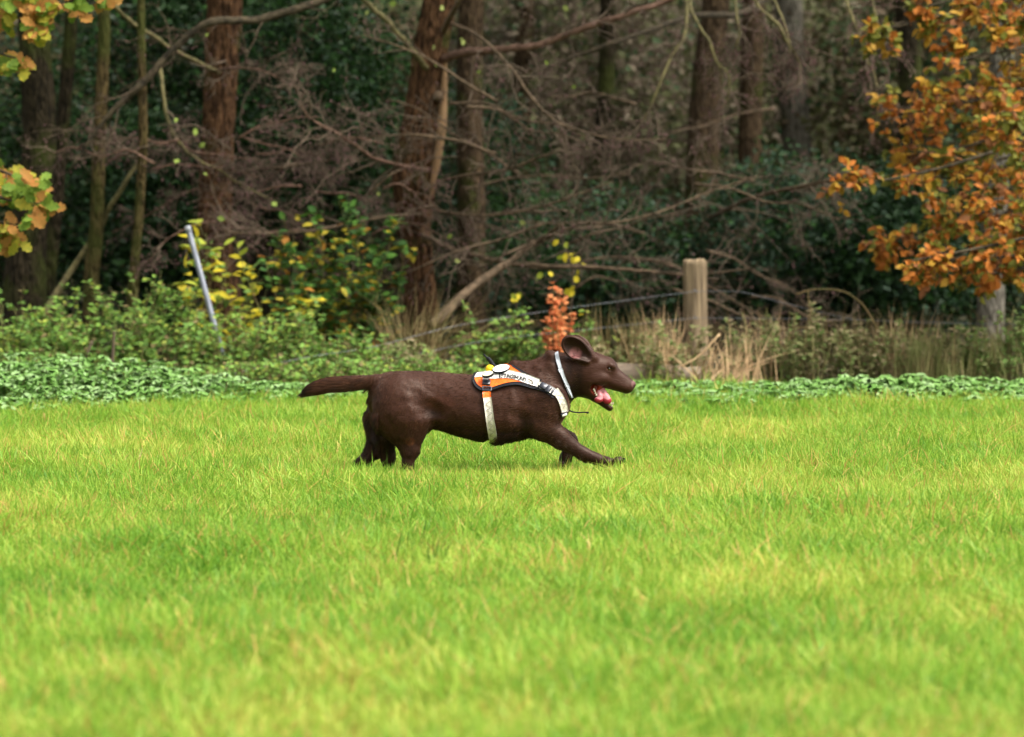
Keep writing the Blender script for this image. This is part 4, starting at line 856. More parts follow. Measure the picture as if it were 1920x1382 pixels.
# ---------------------------------------------------------------- dog
def dp(px, py, y=0.): 
    D = DIST + y; return np.array([(px - 960) / F_PX * D, y, CAM_Z - (py - HOR) / F_PX * D])
H_ = .0035
lo = np.array([-.84, -.20, -.03]); hi = np.array([.50, .20, .60])
NX, NY, NZ = [int(v) for v in np.ceil((hi - lo) / H_)]
ax = [lo[i] + np.arange(n) * H_ for i, n in enumerate((NX, NY, NZ))]
FLD = np.full((NX, NY, NZ), .2, dtype=np.float32)
def region(bmin, bmax):
    s = []
    for i, n in enumerate((NX, NY, NZ)):
        a = max(0, int((bmin[i] - lo[i]) / H_)); c = min(n, int((bmax[i] - lo[i]) / H_) + 2); s.append(slice(a, max(a + 1, c)))
    g = [ax[i][s[i]].astype(np.float32) for i in range(3)]
    return tuple(s), g[0][:, None, None], g[1][None, :, None], g[2][None, None, :]
def smin(a, b, k):
    h = np.maximum(k - np.abs(a - b), 0) / k; return np.minimum(a, b) - h * h * k * .25
def put(s, d, k, sub=False):
    if sub: FLD[s] = -smin(-FLD[s], d, k)
    else: FLD[s] = smin(FLD[s], d, k)
def cone(a, b, ra, rb, k=.02, ys=1., sub=False):
    """tapered limb from a to b; ys stretches it sideways"""
    a = np.array(a, float); b = np.array(b, float); r = max(ra, rb); m = r * max(1, ys) + k + .02
    s, X, Y, Z = region(np.minimum(a, b) - m, np.maximum(a, b) + m)
    ab = b - a; yc = 1 / ys
    dx, dy, dz = X - a[0], (Y - a[1]) * yc, Z - a[2]; u = np.array([ab[0], ab[1] * yc, ab[2]])
    t = np.clip((dx * u[0] + dy * u[1] + dz * u[2]) / (u @ u + 1e-9), 0, 1)
    d = np.sqrt((dx - t * u[0]) ** 2 + (dy - t * u[1]) ** 2 + (dz - t * u[2]) ** 2) - (ra + (rb - ra) * t)
    put(s, d.astype(np.float32), k, sub)
def ell(c, r, rot=0., k=.02, sub=False, yaw=0.):
    """ellipsoid, rot = turn in the picture plane (degrees, clockwise positive)"""
    c = np.array(c, float); r = np.array(r, float); m = r.max() + k + .02
    s, X, Y, Z = region(c - m, c + m); X = X - c[0]; Y = Y - c[1]; Z = Z - c[2]
    w = math.radians(yaw); X, Y = X * math.cos(w) + Y * math.sin(w), -X * math.sin(w) + Y * math.cos(w)
    a = math.radians(rot); x = X * math.cos(a) - Z * math.sin(a); z = X * math.sin(a) + Z * math.cos(a)
    k0 = np.sqrt((x / r[0]) ** 2 + (Y / r[1]) ** 2 + (z / r[2]) ** 2); k1 = np.sqrt((x / r[0] ** 2) ** 2 + (Y / r[1] ** 2) ** 2 + (z / r[2] ** 2) ** 2)
    d = k0 * (k0 - 1) / (k1 + 1e-6); put(s, d.astype(np.float32), k, sub)
PX = 1 / 500.
# trunk of the body: profile along x
tp = np.array([(697, 735, 768, .020), (702, 724, 776, .045), (712, 711, 790, .075), (727, 702, 797, .096), (745, 697, 800, .108), (770, 695, 800, .112), (800, 696, 799, .108), (828, 698.5, 803, .108), (850, 700.5, 811, .117),
               (875, 702, 818, .126), (900, 703, 823, .132), (932, 701, 827, .134), (958, 696, 826, .130), (984, 692, 820, .124), (1008, 694, 808, .115), (1030, 708, 797, .100), (1046, 726, 786, .078), (1056, 742, 776, .050), (1061, 755, 768, .022)])
s, X, Y, Z = region((dp(690, 0)[0], -.18, .1), (dp(1068, 0)[0], .18, .5))
xs = [dp(p, 0)[0] for p in tp[:, 0]]; zt = [dp(0, p)[2] for p in tp[:, 1]]; zb = [dp(0, p)[2] for p in tp[:, 2]]
x1 = X[:, 0, 0]
def sm(v): 
    f = np.interp(x1, xs, v); kk = np.ones(7) / 7; return np.convolve(np.pad(f, 3, 'edge'), kk, 'valid')
top, bot, hw = sm(zt), sm(zb), sm(tp[:, 3]); zc = (top + bot) / 2; ah = np.maximum((top - bot) / 2, .003)
inside = (x1 > xs[0]) & (x1 < xs[-1]); ex = np.maximum(np.maximum(xs[0] - x1, x1 - xs[-1]), 0)
zr = (Z - zc[:, None, None]) / ah[:, None, None]
wz = 1 - .16 * np.clip(zr, -1, 1) * (1)                      # a little broader low on the ribs
yr = Y / (hw[:, None, None] * wz)
q_ = (np.abs(zr) ** 2.15 + np.abs(yr) ** 2.15) ** (1 / 2.15)
d = (q_ - 1) * np.minimum(ah, hw)[:, None, None] * .9
d = np.sqrt(np.maximum(d, 0) ** 2 + ex[:, None, None] ** 2) + np.minimum(d, 0)
put(s, d.astype(np.float32), .01)
# rump, loin, neck, shoulders
ell(dp(738, 742), (.085, .085, .078), k=.03)
ell(dp(958, 733, 0), (.10, .100, .078), 0, k=.03)
cone(dp(985, 726), dp(1045, 707), 48 * PX, 42 * PX, .04, .80)
cone(dp(1045, 707), dp(1088, 702), 42 * PX, 40 * PX, .03, .72)
ell(dp(1040, 757), (.052, .066, .064), 25, k=.04)               # forechest
ell(dp(1033, 671, 0), (.022, .040, .030), -20, k=.018)           # roll of skin behind the collar
ell(dp(967, 685, 0), (.022, .028, .016), 15, k=.015)             # ruffled hair at the withers
ell(dp(1012, 742, -.052), (.075, .050, .085), 20, k=.03); ell(dp(1012, 742, .052), (.075, .050, .085), 20, k=.03)
# tail
tl = [(735, 722, 15), (708, 718, 14.5), (680, 716.5, 14.5), (650, 718.5, 15.5), (620, 721, 15.5), (596, 726, 14), (580, 732, 10), (569, 740, 3.5)]
tr_ = spline(np.array(tl, float), 26)
for a, b in zip(tr_[:-1], tr_[1:]): cone(dp(*a[:2]), dp(*b[:2]), a[2] * PX * .88, b[2] * PX * .88, .0015, .75)
cone(dp(735, 722), dp(712, 719), 15 * PX, 12.5 * PX, .03, .8)
# near hind leg
yn = -.085
ell(dp(750, 762, -.062), (.098, .060, .105), -12, k=.03)
ell(dp(750, 785, yn + .02), (.090, .050, .085), -12, k=.05)
cone(dp(766, 792, yn + .01), dp(769, 842, yn + .006), 36 * PX, 19 * PX, .05, .70)
cone(dp(768, 842, yn), dp(765, 868, yn), 17 * PX, 10 * PX, .02, .8)
cone(dp(765, 868, yn), dp(768, 893, yn), 11 * PX, 10 * PX, .012); ell(dp(779, 896, yn), (.034, .026, .016), 0, k=.012)
# far hind leg, pushed back
yf = .075
ell(dp(728, 775, .062), (.082, .055, .105), 14, k=.03)
cone(dp(722, 790, yf), dp(715, 835, yf), 33 * PX, 23 * PX, .03, .75)
cone(dp(712, 832, yf), dp(690, 858, yf), 21 * PX, 11 * PX, .02, .8)
cone(dp(690, 858, yf), dp(668, 868, yf), 10 * PX, 7 * PX, .012); cone(dp(684, 864, yf), dp(696, 890, yf), 11 * PX, 10 * PX, .015); ell(dp(706, 895, yf), (.034, .026, .016), 0, k=.012)
cone(dp(722, 820, .02), dp(728, 858, .035), 20 * PX, 13 * PX, .02, .9); cone(dp(728, 858, .035), dp(730, 885, .035), 12 * PX, 10 * PX, .02)
# flank fold and hollow
cone(dp(800, 752, -.088), dp(832, 786, -.088), 8 * PX, 6 * PX, .03)
ell(dp(814, 768, -.125), (.026, .028, .042), -35, k=.022, sub=True)
ell(dp(982, 790, -.150), (.030, .034, .044), -30, k=.03, sub=True)          # hollow behind the elbow
cone(dp(972, 722, -.135), dp(984, 765, -.158), .012, .018, .035, sub=True); ell(dp(1035, 752, -.105), (.040, .022, .050), 20, k=.03)     # edge of the shoulder blade
cone(dp(780, 738, -.132), dp(795, 770, -.142), .010, .012, .04, sub=True)      # in front of the thigh
cone(dp(722, 788, -.150), dp(742, 838, -.140), .016, .012, .025, sub=True)     # between the thigh muscles
for (x0, y0, x1, y1) in ((1022, 690, 1044, 742), (1034, 685, 1056, 738), (1008, 692, 1030, 728)):
    cone(dp(x0, y0, -.052), dp(x1, y1, -.058), .011, .013, .022)                # loose skin of the neck
# near foreleg, stretched forward
ys_ = -.088
ell(dp(1020, 768, -.082), (.056, .040, .062), 30, k=.025)
cone(dp(1040, 762, ys_ + .01), dp(1014, 800, ys_), 27 * PX, 24 * PX, .03, .8)
cone(dp(1018, 800, ys_), dp(1050, 822, ys_), 24 * PX, 18.5 * PX, .02, .8)
cone(dp(1050, 822, ys_), dp(1092, 850, ys_), 18.5 * PX, 11 * PX, .015, .85)
cone(dp(1092, 850, ys_), dp(1134, 867, ys_), 12.5 * PX, 10.5 * PX, .012, .95)
ell(dp(1097, 864, ys_), (.010, .009, .008), 20, k=.01)
ell(dp(1140, 867, ys_), (.026, .027, .019), 12, k=.012)
for j, oy in enumerate((-.030, -.011, .010, .028)):
    ell(dp(1153 + (3, 6, 6, 1)[j], 866 - (0, 3, 3, 1)[j], ys_ + oy * .9), (.020, .0105, .0150), -12, k=.004)
# far foreleg, folded
yq = .085
ell(dp(1015, 775, .075), (.056, .045, .066), 30, k=.025)
cone(dp(1016, 798, yq), dp(1064, 822, yq), 23 * PX, 15 * PX, .02, .8); ell(dp(1071, 826, yq), (.022, .022, .024), 0, k=.015)
cone(dp(1070, 828, yq), dp(1062, 856, yq), 12 * PX, 10.5 * PX, .015)
ell(dp(1059, 863, yq), (.022, .024, .028), 20, k=.012)
for oy in (-.024, -.008, .009, .024): ell(dp(1053, 872, yq + oy), (.011, .0095, .015), 15, k=.005)
# skull, cheeks, muzzle
ell(dp(1104, 692), (.078, .062, .066), -8, k=.03)
ell(dp(1104, 715), (.056, .057, .058), 0, k=.025)
ell(dp(1131, 689), (.044, .048, .040), -28, k=.018); ell(dp(1142, 689), (.026, .036, .031), 0, k=.02)
ell(dp(1146, 685.5, -.033), (.018, .014, .0115), 30, k=.008); ell(dp(1150, 684, .031), (.018, .013, .013), 30, k=.010)   # brows
cone(dp(1143, 704), dp(1175, 721.5), 21.5 * PX, 14 * PX, .016, .86)
ell(dp(1178, 726), (.0190, .0200, .0200), 15, k=.010)
cone(dp(1140, 714), dp(1173, 727), 14.5 * PX, 10.5 * PX, .012, 1.4)     # lips
ell(dp(1185.5, 721), (.0140, .0165, .0145), -10, k=.005)               # nose
ell(dp(1179, 691), (.022, .06, .010), 40, k=.02, sub=True)
ell(dp(1192, 724, -.008), (.0045, .004, .003), 20, k=.003, sub=True); ell(dp(1192, 724, .008), (.0045, .004, .003), 20, k=.003, sub=True)
ell(dp(1122, 712, -.046), (.034, .016, .022), -15, k=.02); ell(dp(1122, 712, .046), (.034, .016, .022), -15, k=.02)
# lower jaw
cone(dp(1100, 732), dp(1116, 744), 13 * PX, 9.5 * PX, .012, 1.75)
cone(dp(1116, 744), dp(1143, 764.5), 9 * PX, 6.5 * PX, .008, 1.9)
# mouth
cone(dp(1118, 731), dp(1146, 745), 6.5 * PX, 11 * PX, .004, 1.35, sub=True)
cone(dp(1122, 738), dp(1146, 757), 5.5 * PX, 5.0 * PX, .004, 1.9, sub=True)
ell(dp(1114, 727, -.045), (.014, .030, .016), 0, k=.005, sub=True); ell(dp(1114, 727, .045), (.014, .030, .016), 0, k=.005, sub=True)
cone(dp(1116.5, 728.5, -.054), dp(1143, 746, -.045), 8 * PX, 12 * PX, .004, sub=True); cone(dp(1118, 729.5, .052), dp(1143, 746, .045), 6.5 * PX, 11.5 * PX, .004, sub=True)
# eye sockets
EYE = dp(1141.6, 691.5, -.0375)
ell(EYE + (0, -.003, 0), (.0082, .010, .0042), 28, k=.003, sub=True); ell((EYE[0], .0405, EYE[2]), (.0105, .010, .0078), 25, k=.004, sub=True)
# ears: thin flaps thrown up and back, hollow towards the viewer
ell(dp(1080, 653, -.062), (.062, .022, .0410), 38, k=.008, yaw=10)
ell(dp(1079, 655, -.086), (.0585, .034, .0375), 38, k=.004, sub=True, yaw=10)
cone(dp(1078, 672, -.070), dp(1100, 676, -.060), .009, .014, .012)
cone(dp(1082, 657, -.092), dp(1104, 668, -.076), .030, .019, .006, sub=True)
cone(dp(1107, 661, -.046), dp(1113, 672, -.044), .012, .016, .012)
ell(dp(1089, 645.5, .058), (.046, .014, .029), 38, k=.008, yaw=-12); cone(dp(1104, 660, .045), dp(1110, 672, .040), .018, .020, .012)

def surface_nets(F, lo, h):
    S = F < 0; nx, ny, nz = F.shape
    c = np.zeros((nx - 1, ny - 1, nz - 1), np.int8)
    for dx in (0, 1):
        for dy in (0, 1):
            for dz in (0, 1): c += S[dx:nx - 1 + dx, dy:ny - 1 + dy, dz:nz - 1 + dz]
    cells = np.argwhere((c > 0) & (c < 8)); idm = np.full(c.shape, -1, np.int32); idm[tuple(cells.T)] = np.arange(len(cells))
    cr = [(0, 0, 0), (1, 0, 0), (0, 1, 0), (1, 1, 0), (0, 0, 1), (1, 0, 1), (0, 1, 1), (1, 1, 1)]
    vals = np.stack([F[cells[:, 0] + a, cells[:, 1] + b, cells[:, 2] + c_] for a, b, c_ in cr], 1); acc = np.zeros((len(cells), 3)); cnt = np.zeros(len(cells))
    for i in range(8):
        for j in range(i + 1, 8):
            if sum(abs(cr[i][k] - cr[j][k]) for k in range(3)) != 1: continue
            a, b = vals[:, i], vals[:, j]; m = (a < 0) != (b < 0); t = np.where(m, a / np.where(m, a - b, 1), 0)
            p = np.array(cr[i]) + t[:, None] * (np.array(cr[j]) - np.array(cr[i])); acc += p * m[:, None]; cnt += m
    V = lo + (cells + acc / cnt[:, None]) * h
    Q = []
    for axn in range(3):
        sl0 = [slice(1, -1)] * 3; sl1 = [slice(1, -1)] * 3; sl0[axn] = slice(0, -1); sl1[axn] = slice(1, None)
        a, b = S[tuple(sl0)], S[tuple(sl1)]; e = np.argwhere(a != b); o = np.ones(3, int); o[axn] = 0; e = e + o
        u, v = (axn + 1) % 3, (axn + 2) % 3; du = np.zeros(3, int); du[u] = 1; dv = np.zeros(3, int); dv[v] = 1
        q = np.stack([idm[tuple((e - du - dv).T)], idm[tuple((e - dv).T)], idm[tuple(e.T)], idm[tuple((e - du).T)]], 1)
        fl = S[tuple(e.T)]; q[~fl] = q[~fl][:, ::-1]; Q.append(q)
    Q = np.concatenate(Q); Q = Q[(Q >= 0).all(1)]
    return V, Q
# loosen the field a little so that the joins read as skin over muscle
P_ = np.stack(np.meshgrid(*[a[::6] for a in ax], indexing='ij'), -1)
DV, DQ = surface_nets(FLD, lo, H_)
for _ in range(2):      # light smoothing of the net itself
    A_ = np.zeros_like(DV); N_ = np.zeros(len(DV))
    for i in range(4):
        for j in (1, 3): np.add.at(A_, DQ[:, i], DV[DQ[:, (i + j) % 4]]); np.add.at(N_, DQ[:, i], 1)
    DV = DV * .5 + .5 * A_ / np.maximum(N_, 1)[:, None]
amp = .0022 * np.clip((.25 - DV[:, 0]) / .1, .15, 1) * np.clip((DV[:, 0] + .56) / .05, .3, 1)     # soft muscle and coat unevenness, less on the face
def vnorm(V, Q):
    n = np.cross(V[Q[:, 2]] - V[Q[:, 0]], V[Q[:, 3]] - V[Q[:, 1]]); N = np.zeros_like(V)
    for i in range(4): np.add.at(N, Q[:, i], n)
    return N / (np.linalg.norm(N, axis=1, keepdims=True) + 1e-12)
DN = vnorm(DV, DQ)
DV = DV + DN * (amp * ((noise(DV * np.array([.6, 1, 1.2]), 26, 41) - .5) * 2 + (noise(DV, 60, 42) - .5) * .8))[:, None]; DN = vnorm(DV, DQ)

dog = thing('dog', 'chocolate brown dog running through the grass, mouth open, in an orange and white harness', 'dog', tuple(dp(890, 900)))
# coat colour by region (coat and skin, with shade painted into the coat)
def near(c, r, soft=.35):
    d = np.linalg.norm((DV - np.array(c)) / np.array(r), axis=1); return np.clip((1 + soft - d) / soft, 0, 1)
coat = np.array([.034, .0125, .0075]); c = np.tile(coat, (len(DV), 1))
c *= (1 + .25 * (noise(DV, 9, 51) - .5))[:, None]
def paint(w, colr): 
    global c; c = c * (1 - w[:, None]) + np.array(colr) * w[:, None]
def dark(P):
    """shade painted into the coat: belly, throat, elbow, flank, breech, feet, tail tip"""
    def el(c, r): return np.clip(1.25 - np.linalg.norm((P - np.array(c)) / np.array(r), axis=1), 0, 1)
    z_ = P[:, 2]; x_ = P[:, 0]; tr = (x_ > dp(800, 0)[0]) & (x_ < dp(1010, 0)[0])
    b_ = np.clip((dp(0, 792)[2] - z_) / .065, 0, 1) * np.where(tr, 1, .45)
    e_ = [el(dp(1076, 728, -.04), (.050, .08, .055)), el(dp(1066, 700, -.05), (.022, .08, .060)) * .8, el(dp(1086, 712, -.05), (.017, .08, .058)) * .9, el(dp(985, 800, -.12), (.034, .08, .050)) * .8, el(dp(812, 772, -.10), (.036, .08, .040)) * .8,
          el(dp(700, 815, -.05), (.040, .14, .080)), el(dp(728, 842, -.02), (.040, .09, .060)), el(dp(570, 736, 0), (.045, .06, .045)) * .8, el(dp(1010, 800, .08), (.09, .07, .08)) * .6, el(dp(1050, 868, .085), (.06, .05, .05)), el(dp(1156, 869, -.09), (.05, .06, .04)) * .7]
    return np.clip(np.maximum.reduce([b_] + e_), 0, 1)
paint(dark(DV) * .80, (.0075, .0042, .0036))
paint(near(dp(769, 829, -.13), (.018, .03, .014)) * .6, (.11, .035, .014))
paint(near(dp(826, 758, -.11), (.04, .03, .022), .6) * .5, (.06, .018, .009))
paint(near(dp(1185.5, 721), (.0145, .02, .0145), .15), (.13, .062, .058)); paint(near(dp(1191, 724), (.009, .02, .008), .5) * .8, (.045, .018, .018))
paint(near(dp(1192, 724, 0), (.006, .02, .006), .3) * .7, (.03, .012, .012))
mw = np.maximum(near(dp(1118, 730, 0), (.024, .070, .021), .25), near(dp(1136, 748, 0), (.034, .028, .017), .25)) * (np.abs(DV[:, 1]) < .06)
ins = mw * ((DV[:, 2] < dp(0, 721)[2]))
paint(ins, (.20, .026, .014))
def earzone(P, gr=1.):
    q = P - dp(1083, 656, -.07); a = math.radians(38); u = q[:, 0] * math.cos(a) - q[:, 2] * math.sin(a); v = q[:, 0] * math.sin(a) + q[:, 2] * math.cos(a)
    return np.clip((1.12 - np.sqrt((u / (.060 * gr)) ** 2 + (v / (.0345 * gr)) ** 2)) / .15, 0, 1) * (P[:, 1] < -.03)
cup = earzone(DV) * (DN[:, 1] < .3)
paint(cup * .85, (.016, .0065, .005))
ear_in = near(dp(1079, 662, -.07), (.015, .05, .014), .9) * (DN[:, 1] < -.3) * (DV[:, 1] > -.083)
paint(ear_in * .75 * (.5 + .5 * (noise(DV * np.array([1, 1, .4]), 160, 3) > .4)), (.26, .10, .095))
paint(near(dp(1090, 651, -.058), (.030, .03, .012), .4) * .4, (.02, .008, .006))
paint(np.clip(near(EYE, (.0135, .02, .0105), .2) - near(EYE, (.007, .01, .005), .1), 0, 1) * .7, (.045, .018, .012))
def coat_mat():
    m = bpy.data.materials.new('chocolate_coat'); nt, out, b = nodes(m); L = nt.links; N = nt.nodes.new
    at = N('ShaderNodeAttribute'); at.attribute_name = 'coat'; L.new(at.outputs['Color'], b.inputs['Base Color'])
    tc = N('ShaderNodeTexCoord'); mp = N('ShaderNodeMapping'); mp.inputs['Rotation'].default_value = (0, math.radians(-20), 0); mp.inputs['Scale'].default_value = (1, 5, 5)
    nz = N('ShaderNodeTexNoise'); nz.inputs['Scale'].default_value = 45; nz.inputs['Detail'].default_value = 5
    L.new(tc.outputs['Object'], mp.inputs[0]); L.new(mp.outputs[0], nz.inputs['Vector']); bp = N('ShaderNodeBump'); bp.inputs['Strength'].default_value = .35; bp.inputs['Distance'].default_value = .004
    L.new(nz.outputs[0], bp.inputs['Height']); L.new(bp.outputs[0], b.inputs['Normal'])
    b.inputs['Roughness'].default_value = .45; b.inputs['Specular IOR Level'].default_value = .18; b.inputs['Specular Tint'].default_value = (1, .8, .66, 1)
    b.inputs['Sheen Weight'].default_value = .06; b.inputs['Sheen Roughness'].default_value = .35; b.inputs['Sheen Tint'].default_value = (.8, .6, .5, 1)
    return m
CM = coat_mat()
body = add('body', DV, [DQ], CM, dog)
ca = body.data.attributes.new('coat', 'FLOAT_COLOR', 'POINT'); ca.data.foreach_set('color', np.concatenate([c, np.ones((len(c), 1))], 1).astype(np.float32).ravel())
bvh = BVHTree.FromPolygons([tuple(v) for v in DV], [tuple(q) for q in DQ])
CAMP = Vector((0, -DIST, CAM_Z))
def surf(px, py, off=.0):
    tgt = Vector(dp(px, py, 0)); dr = (tgt - CAMP).normalized(); h = bvh.ray_cast(CAMP, dr)
    if h[0] is None:
        h = bvh.find_nearest(tgt)
    return np.array(h[0] + h[1] * off), np.array(h[1])

# eyes
def ball(name, cn, r, m, par, n=16, sc=(1, 1, 1)):
    b = Buf(); t = np.linspace(0, np.pi, n); rr = np.maximum(np.sin(t), 1e-3) * r; th = np.arange(n * 2) / (n * 2) * 2 * np.pi
    V = np.stack([rr[:, None] * np.cos(th) * sc[0], -np.cos(t)[:, None] * r * sc[1] + 0 * th, rr[:, None] * np.sin(th) * sc[2]], -1) + np.array(cn)
    idx = np.arange(n * n * 2).reshape(n, n * 2); q = np.stack([idx[:-1], np.roll(idx[:-1], -1, 1), np.roll(idx[1:], -1, 1), idx[1:]], -1).reshape(-1, 4); b.put(V, q)
    return b.make(name, m, par)
eyem = mat('amber_iris', (.26, .11, .035), .12, (.15, .06, .02), 80, spec=.8, coat=1); pup = mat('black_pupil', (.006, .005, .005), .08, coat=1); wet = mat('eye_rim', (.05, .022, .016), .3)
for sy in (-1, 1):
    e = ball('eye', (EYE[0], -EYE[1] * sy if sy > 0 else EYE[1], EYE[2]) if sy < 0 else (EYE[0], .0375, EYE[2]), .0070, eyem, dog)
    yy = EYE[1] if sy < 0 else .0375
    ball('pupil', (EYE[0] + .0012, yy + sy * .0054, EYE[2] + .0004), .0042, pup, e, 10)

# tongue: own little field
def small(prims, bmin, bmax, h, k):
    g = np.meshgrid(*[np.arange(bmin[i], bmax[i], h) for i in range(3)], indexing='ij'); F = np.full(g[0].shape, .1)
    for p in prims:
        if p[0] == 'c':
            _, a, b, ra, rb, ys = p[:6]; a = np.array(a); b = np.array(b); u = (b - a) / np.array([1, ys, 1]); dx, dy, dz = g[0] - a[0], (g[1] - a[1]) / ys, g[2] - a[2]
            t = np.clip((dx * u[0] + dy * u[1] + dz * u[2]) / (u @ u), 0, 1); d = np.sqrt((dx - t * u[0]) ** 2 + (dy - t * u[1]) ** 2 + (dz - t * u[2]) ** 2) - (ra + (rb - ra) * t); F = smin(F, d, k)
        else:
            _, cc, r, sub = p; d = (np.sqrt(((g[0] - cc[0]) / r[0]) ** 2 + ((g[1] - cc[1]) / r[1]) ** 2 + ((g[2] - cc[2]) / r[2]) ** 2) - 1) * min(r)
            F = -smin(-F, d, k * .5) if sub else smin(F, d, k)
    return surface_nets(F, np.array(bmin), h)
tg = [('c', dp(1117, 722, -.010), dp(1125, 742, -.028), .0085, .0105, 1.2), ('c', dp(1125, 722, -.004), dp(1138, 744, -.022), .0085, .0105, 1.2), ('e', dp(1131, 744, -.026), (.014, .009, .010), False),
      ('e', dp(1122.5, 749.5, -.035), (.0165, .010, .0115), False), ('e', dp(1139, 751, -.030), (.0155, .010, .0140), False), ('e', dp(1131.0, 740, -.050), (.0018, .012, .034), True)]
TV, TQ = small(tg, (dp(1100, 0)[0], -.06, dp(0, 775)[2]), (dp(1155, 0)[0], .04, dp(0, 712)[2]), .0012, .007)
to = add('tongue', TV, [TQ], None or mat('tongue_wet', (1, 1, 1), .42, spec=.4), dog)
tm = to.data.materials[0]; b_n = [n for n in tm.node_tree.nodes if n.type == 'BSDF_PRINCIPLED'][0]; ta = tm.node_tree.nodes.new('ShaderNodeAttribute'); ta.attribute_name = 'flesh'; tm.node_tree.links.new(ta.outputs['Color'], b_n.inputs['Base Color'])
b_n.inputs['Subsurface Weight'].default_value = .15; b_n.inputs['Subsurface Radius'].default_value = (.004, .001, .001)
w = np.clip((dp(0, 746.5)[2] + .003 * np.cos((TV[:, 0] - dp(1132, 0)[0]) * 220) - TV[:, 2]) / .003, 0, 1)[:, None]
tc_ = np.array([.50, .19, .20]) * (1 - w) + np.array([.30, .017, .032]) * w
fa = to.data.attributes.new('flesh', 'FLOAT_COLOR', 'POINT'); fa.data.foreach_set('color', np.concatenate([tc_, np.ones((len(tc_), 1))], 1).astype(np.float32).ravel())
# teeth
tw = mat('tooth_enamel', (.78, .70, .55), .3, (.66, .55, .38), 60)
def tooth(p, d, L, r):
    b = Buf(); d = np.array(d, float); d /= np.linalg.norm(d); st = np.array([np.array(p) + d * L * t for t in (0, .35, .7, 1)]); V, q = tubes(st[None], np.array([[r, r * .95, r * .6, r * .1]]), 7); b.put(V, q, caps(1, 4, 7)); b.make('tooth', tw, dog)
for x, y, yo, L, r in ((1146, 759, -.012, .010, .0026), (1148.5, 758.5, -.006, .009, .0022), (1149.5, 758, 0, .009, .0022), (1148.5, 758.5, .006, .009, .0022), (1144, 758, -.017, .014, .0032), (1147, 762, -.014, .006, .002)):
    tooth(dp(x, y, yo), (.35, 0, 1), L, r)
for x, y in ((1113, 730), (1114.5, 733.5), (1116, 737), (1118, 740.5)): tooth(dp(x, y + 1.5, -.040), (.3, -.1, 1), .009, .0034)
# claws
cl = mat('dark_claw', (.02, .014, .012), .35)
for j, oy in enumerate((-.030, -.011, .010, .028)):
    p = dp(1153 + (3, 6, 6, 1)[j] + 8.5, 863.5 - (0, 3, 3, 1)[j], ys_ + oy * .8); b = Buf(); st = np.array([p, p + (.006, 0, .001), p + (.011, 0, -.003)]); V, q = tubes(st[None], np.array([[.0036, .0028, .0006]]), 8); b.put(V, q, caps(1, 3, 8)); b.make('claw', cl, dog)

# ---------------- harness and collar
har = bpy.data.objects.new('harness', None); COL.objects.link(har); har.parent = dog; har.empty_display_size = .05
har['label'] = 'orange and pale reflective harness with black edging'
orange = mat('orange_nylon', (.95, .17, .012), .6, (.80, .12, .012), 60, .25, spec=.3)
white = mat('reflective_fabric', (.72, .68, .62), .5, (.60, .56, .50), 45, .3)
dirty = mat('grubby_webbing', (.68, .63, .54), .7, (.54, .48, .37), 26, .5)
black = mat('black_webbing', (.014, .014, .018), .6, bump=.2); plast = mat('black_plastic', (.022, .023, .032), .32, (.016, .017, .024), 40, spec=.5)
grey = mat('pale_grey_webbing', (.44, .46, .49), .7, (.36, .38, .41), 50, .1, spec=.15)
def curve(pts, n): return spline(np.array(pts, float), n)
def strip(name, top, bot, m, n=40, k=6, off=.008, th=.003, par=har, mirror=True, wrap=None):
    """cloth between two curves of the near side, laid on the coat, and its twin on the far side"""
    A, B = curve(top, n), curve(bot, n); G = np.zeros((n, k, 3)); Nn = np.zeros((n, k, 3))
    for i in range(n):
        for j in range(k):
            t = j / (k - 1); p = A[i] * (1 - t) + B[i] * t; G[i, j], Nn[i, j] = surf(p[0], p[1])
    for _ in range(4):
        Gs = G.copy(); Gs[1:-1] = (G[:-2] + G[2:] + 2 * G[1:-1]) / 4; G = Gs; Gs = G.copy(); Gs[:, 1:-1] = (G[:, :-2] + G[:, 2:] + 2 * G[:, 1:-1]) / 4; G = Gs
    for _ in range(25): Nn[1:-1] = (Nn[:-2] + Nn[2:] + Nn[1:-1]) / 3
    Nn /= np.linalg.norm(Nn, axis=2, keepdims=True)
    O, I = G + Nn * (off + th), G + Nn * (off - .004); idx = np.arange(n * k).reshape(n, k); b = Buf()
    bufs = [b]
    def sheet(O, I, b):
        q = np.stack([idx[:-1, :-1], idx[1:, :-1], idx[1:, 1:], idx[:-1, 1:]], -1).reshape(-1, 4)
        rim = np.concatenate([idx[:, 0], idx[-1, 1:], idx[::-1, -1][1:], idx[0, ::-1][1:-1]]); rn = np.roll(rim, -1)
        sd = np.stack([rim, rn, rn + n * k, rim + n * k], 1)
        b.put(np.concatenate([O.reshape(-1, 3), I.reshape(-1, 3)]), q, q[:, ::-1] + n * k, sd)
    sheet(O, I, b)
    if mirror:
        f = np.array([1, -1, 1]); b2 = Buf(); sheet(O * f, I * f, b2); bufs.append(b2)
    for b in bufs: b.make(name, m, par)
    return O, Nn
def band(name, path, wpx, m, n=40, off=.006, th=.0025, par=har, mirror=True, k=4):
    C = curve(path, n); Tn = np.gradient(C, axis=0); Tn /= np.linalg.norm(Tn, axis=1, keepdims=True); Nn = np.stack([-Tn[:, 1], Tn[:, 0]], 1); w = np.interp(np.linspace(0, 1, n), np.linspace(0, 1, len(np.atleast_1d(wpx))), np.atleast_1d(wpx))[:, None] / 2
    return strip(name, C - Nn * w, C + Nn * w, m, n, k, off, th, par, mirror)
topc = [(893, 705), (903, 699), (918, 695), (936, 690), (950, 686.5), (962, 690), (977, 700), (995, 710), (1011, 717)]
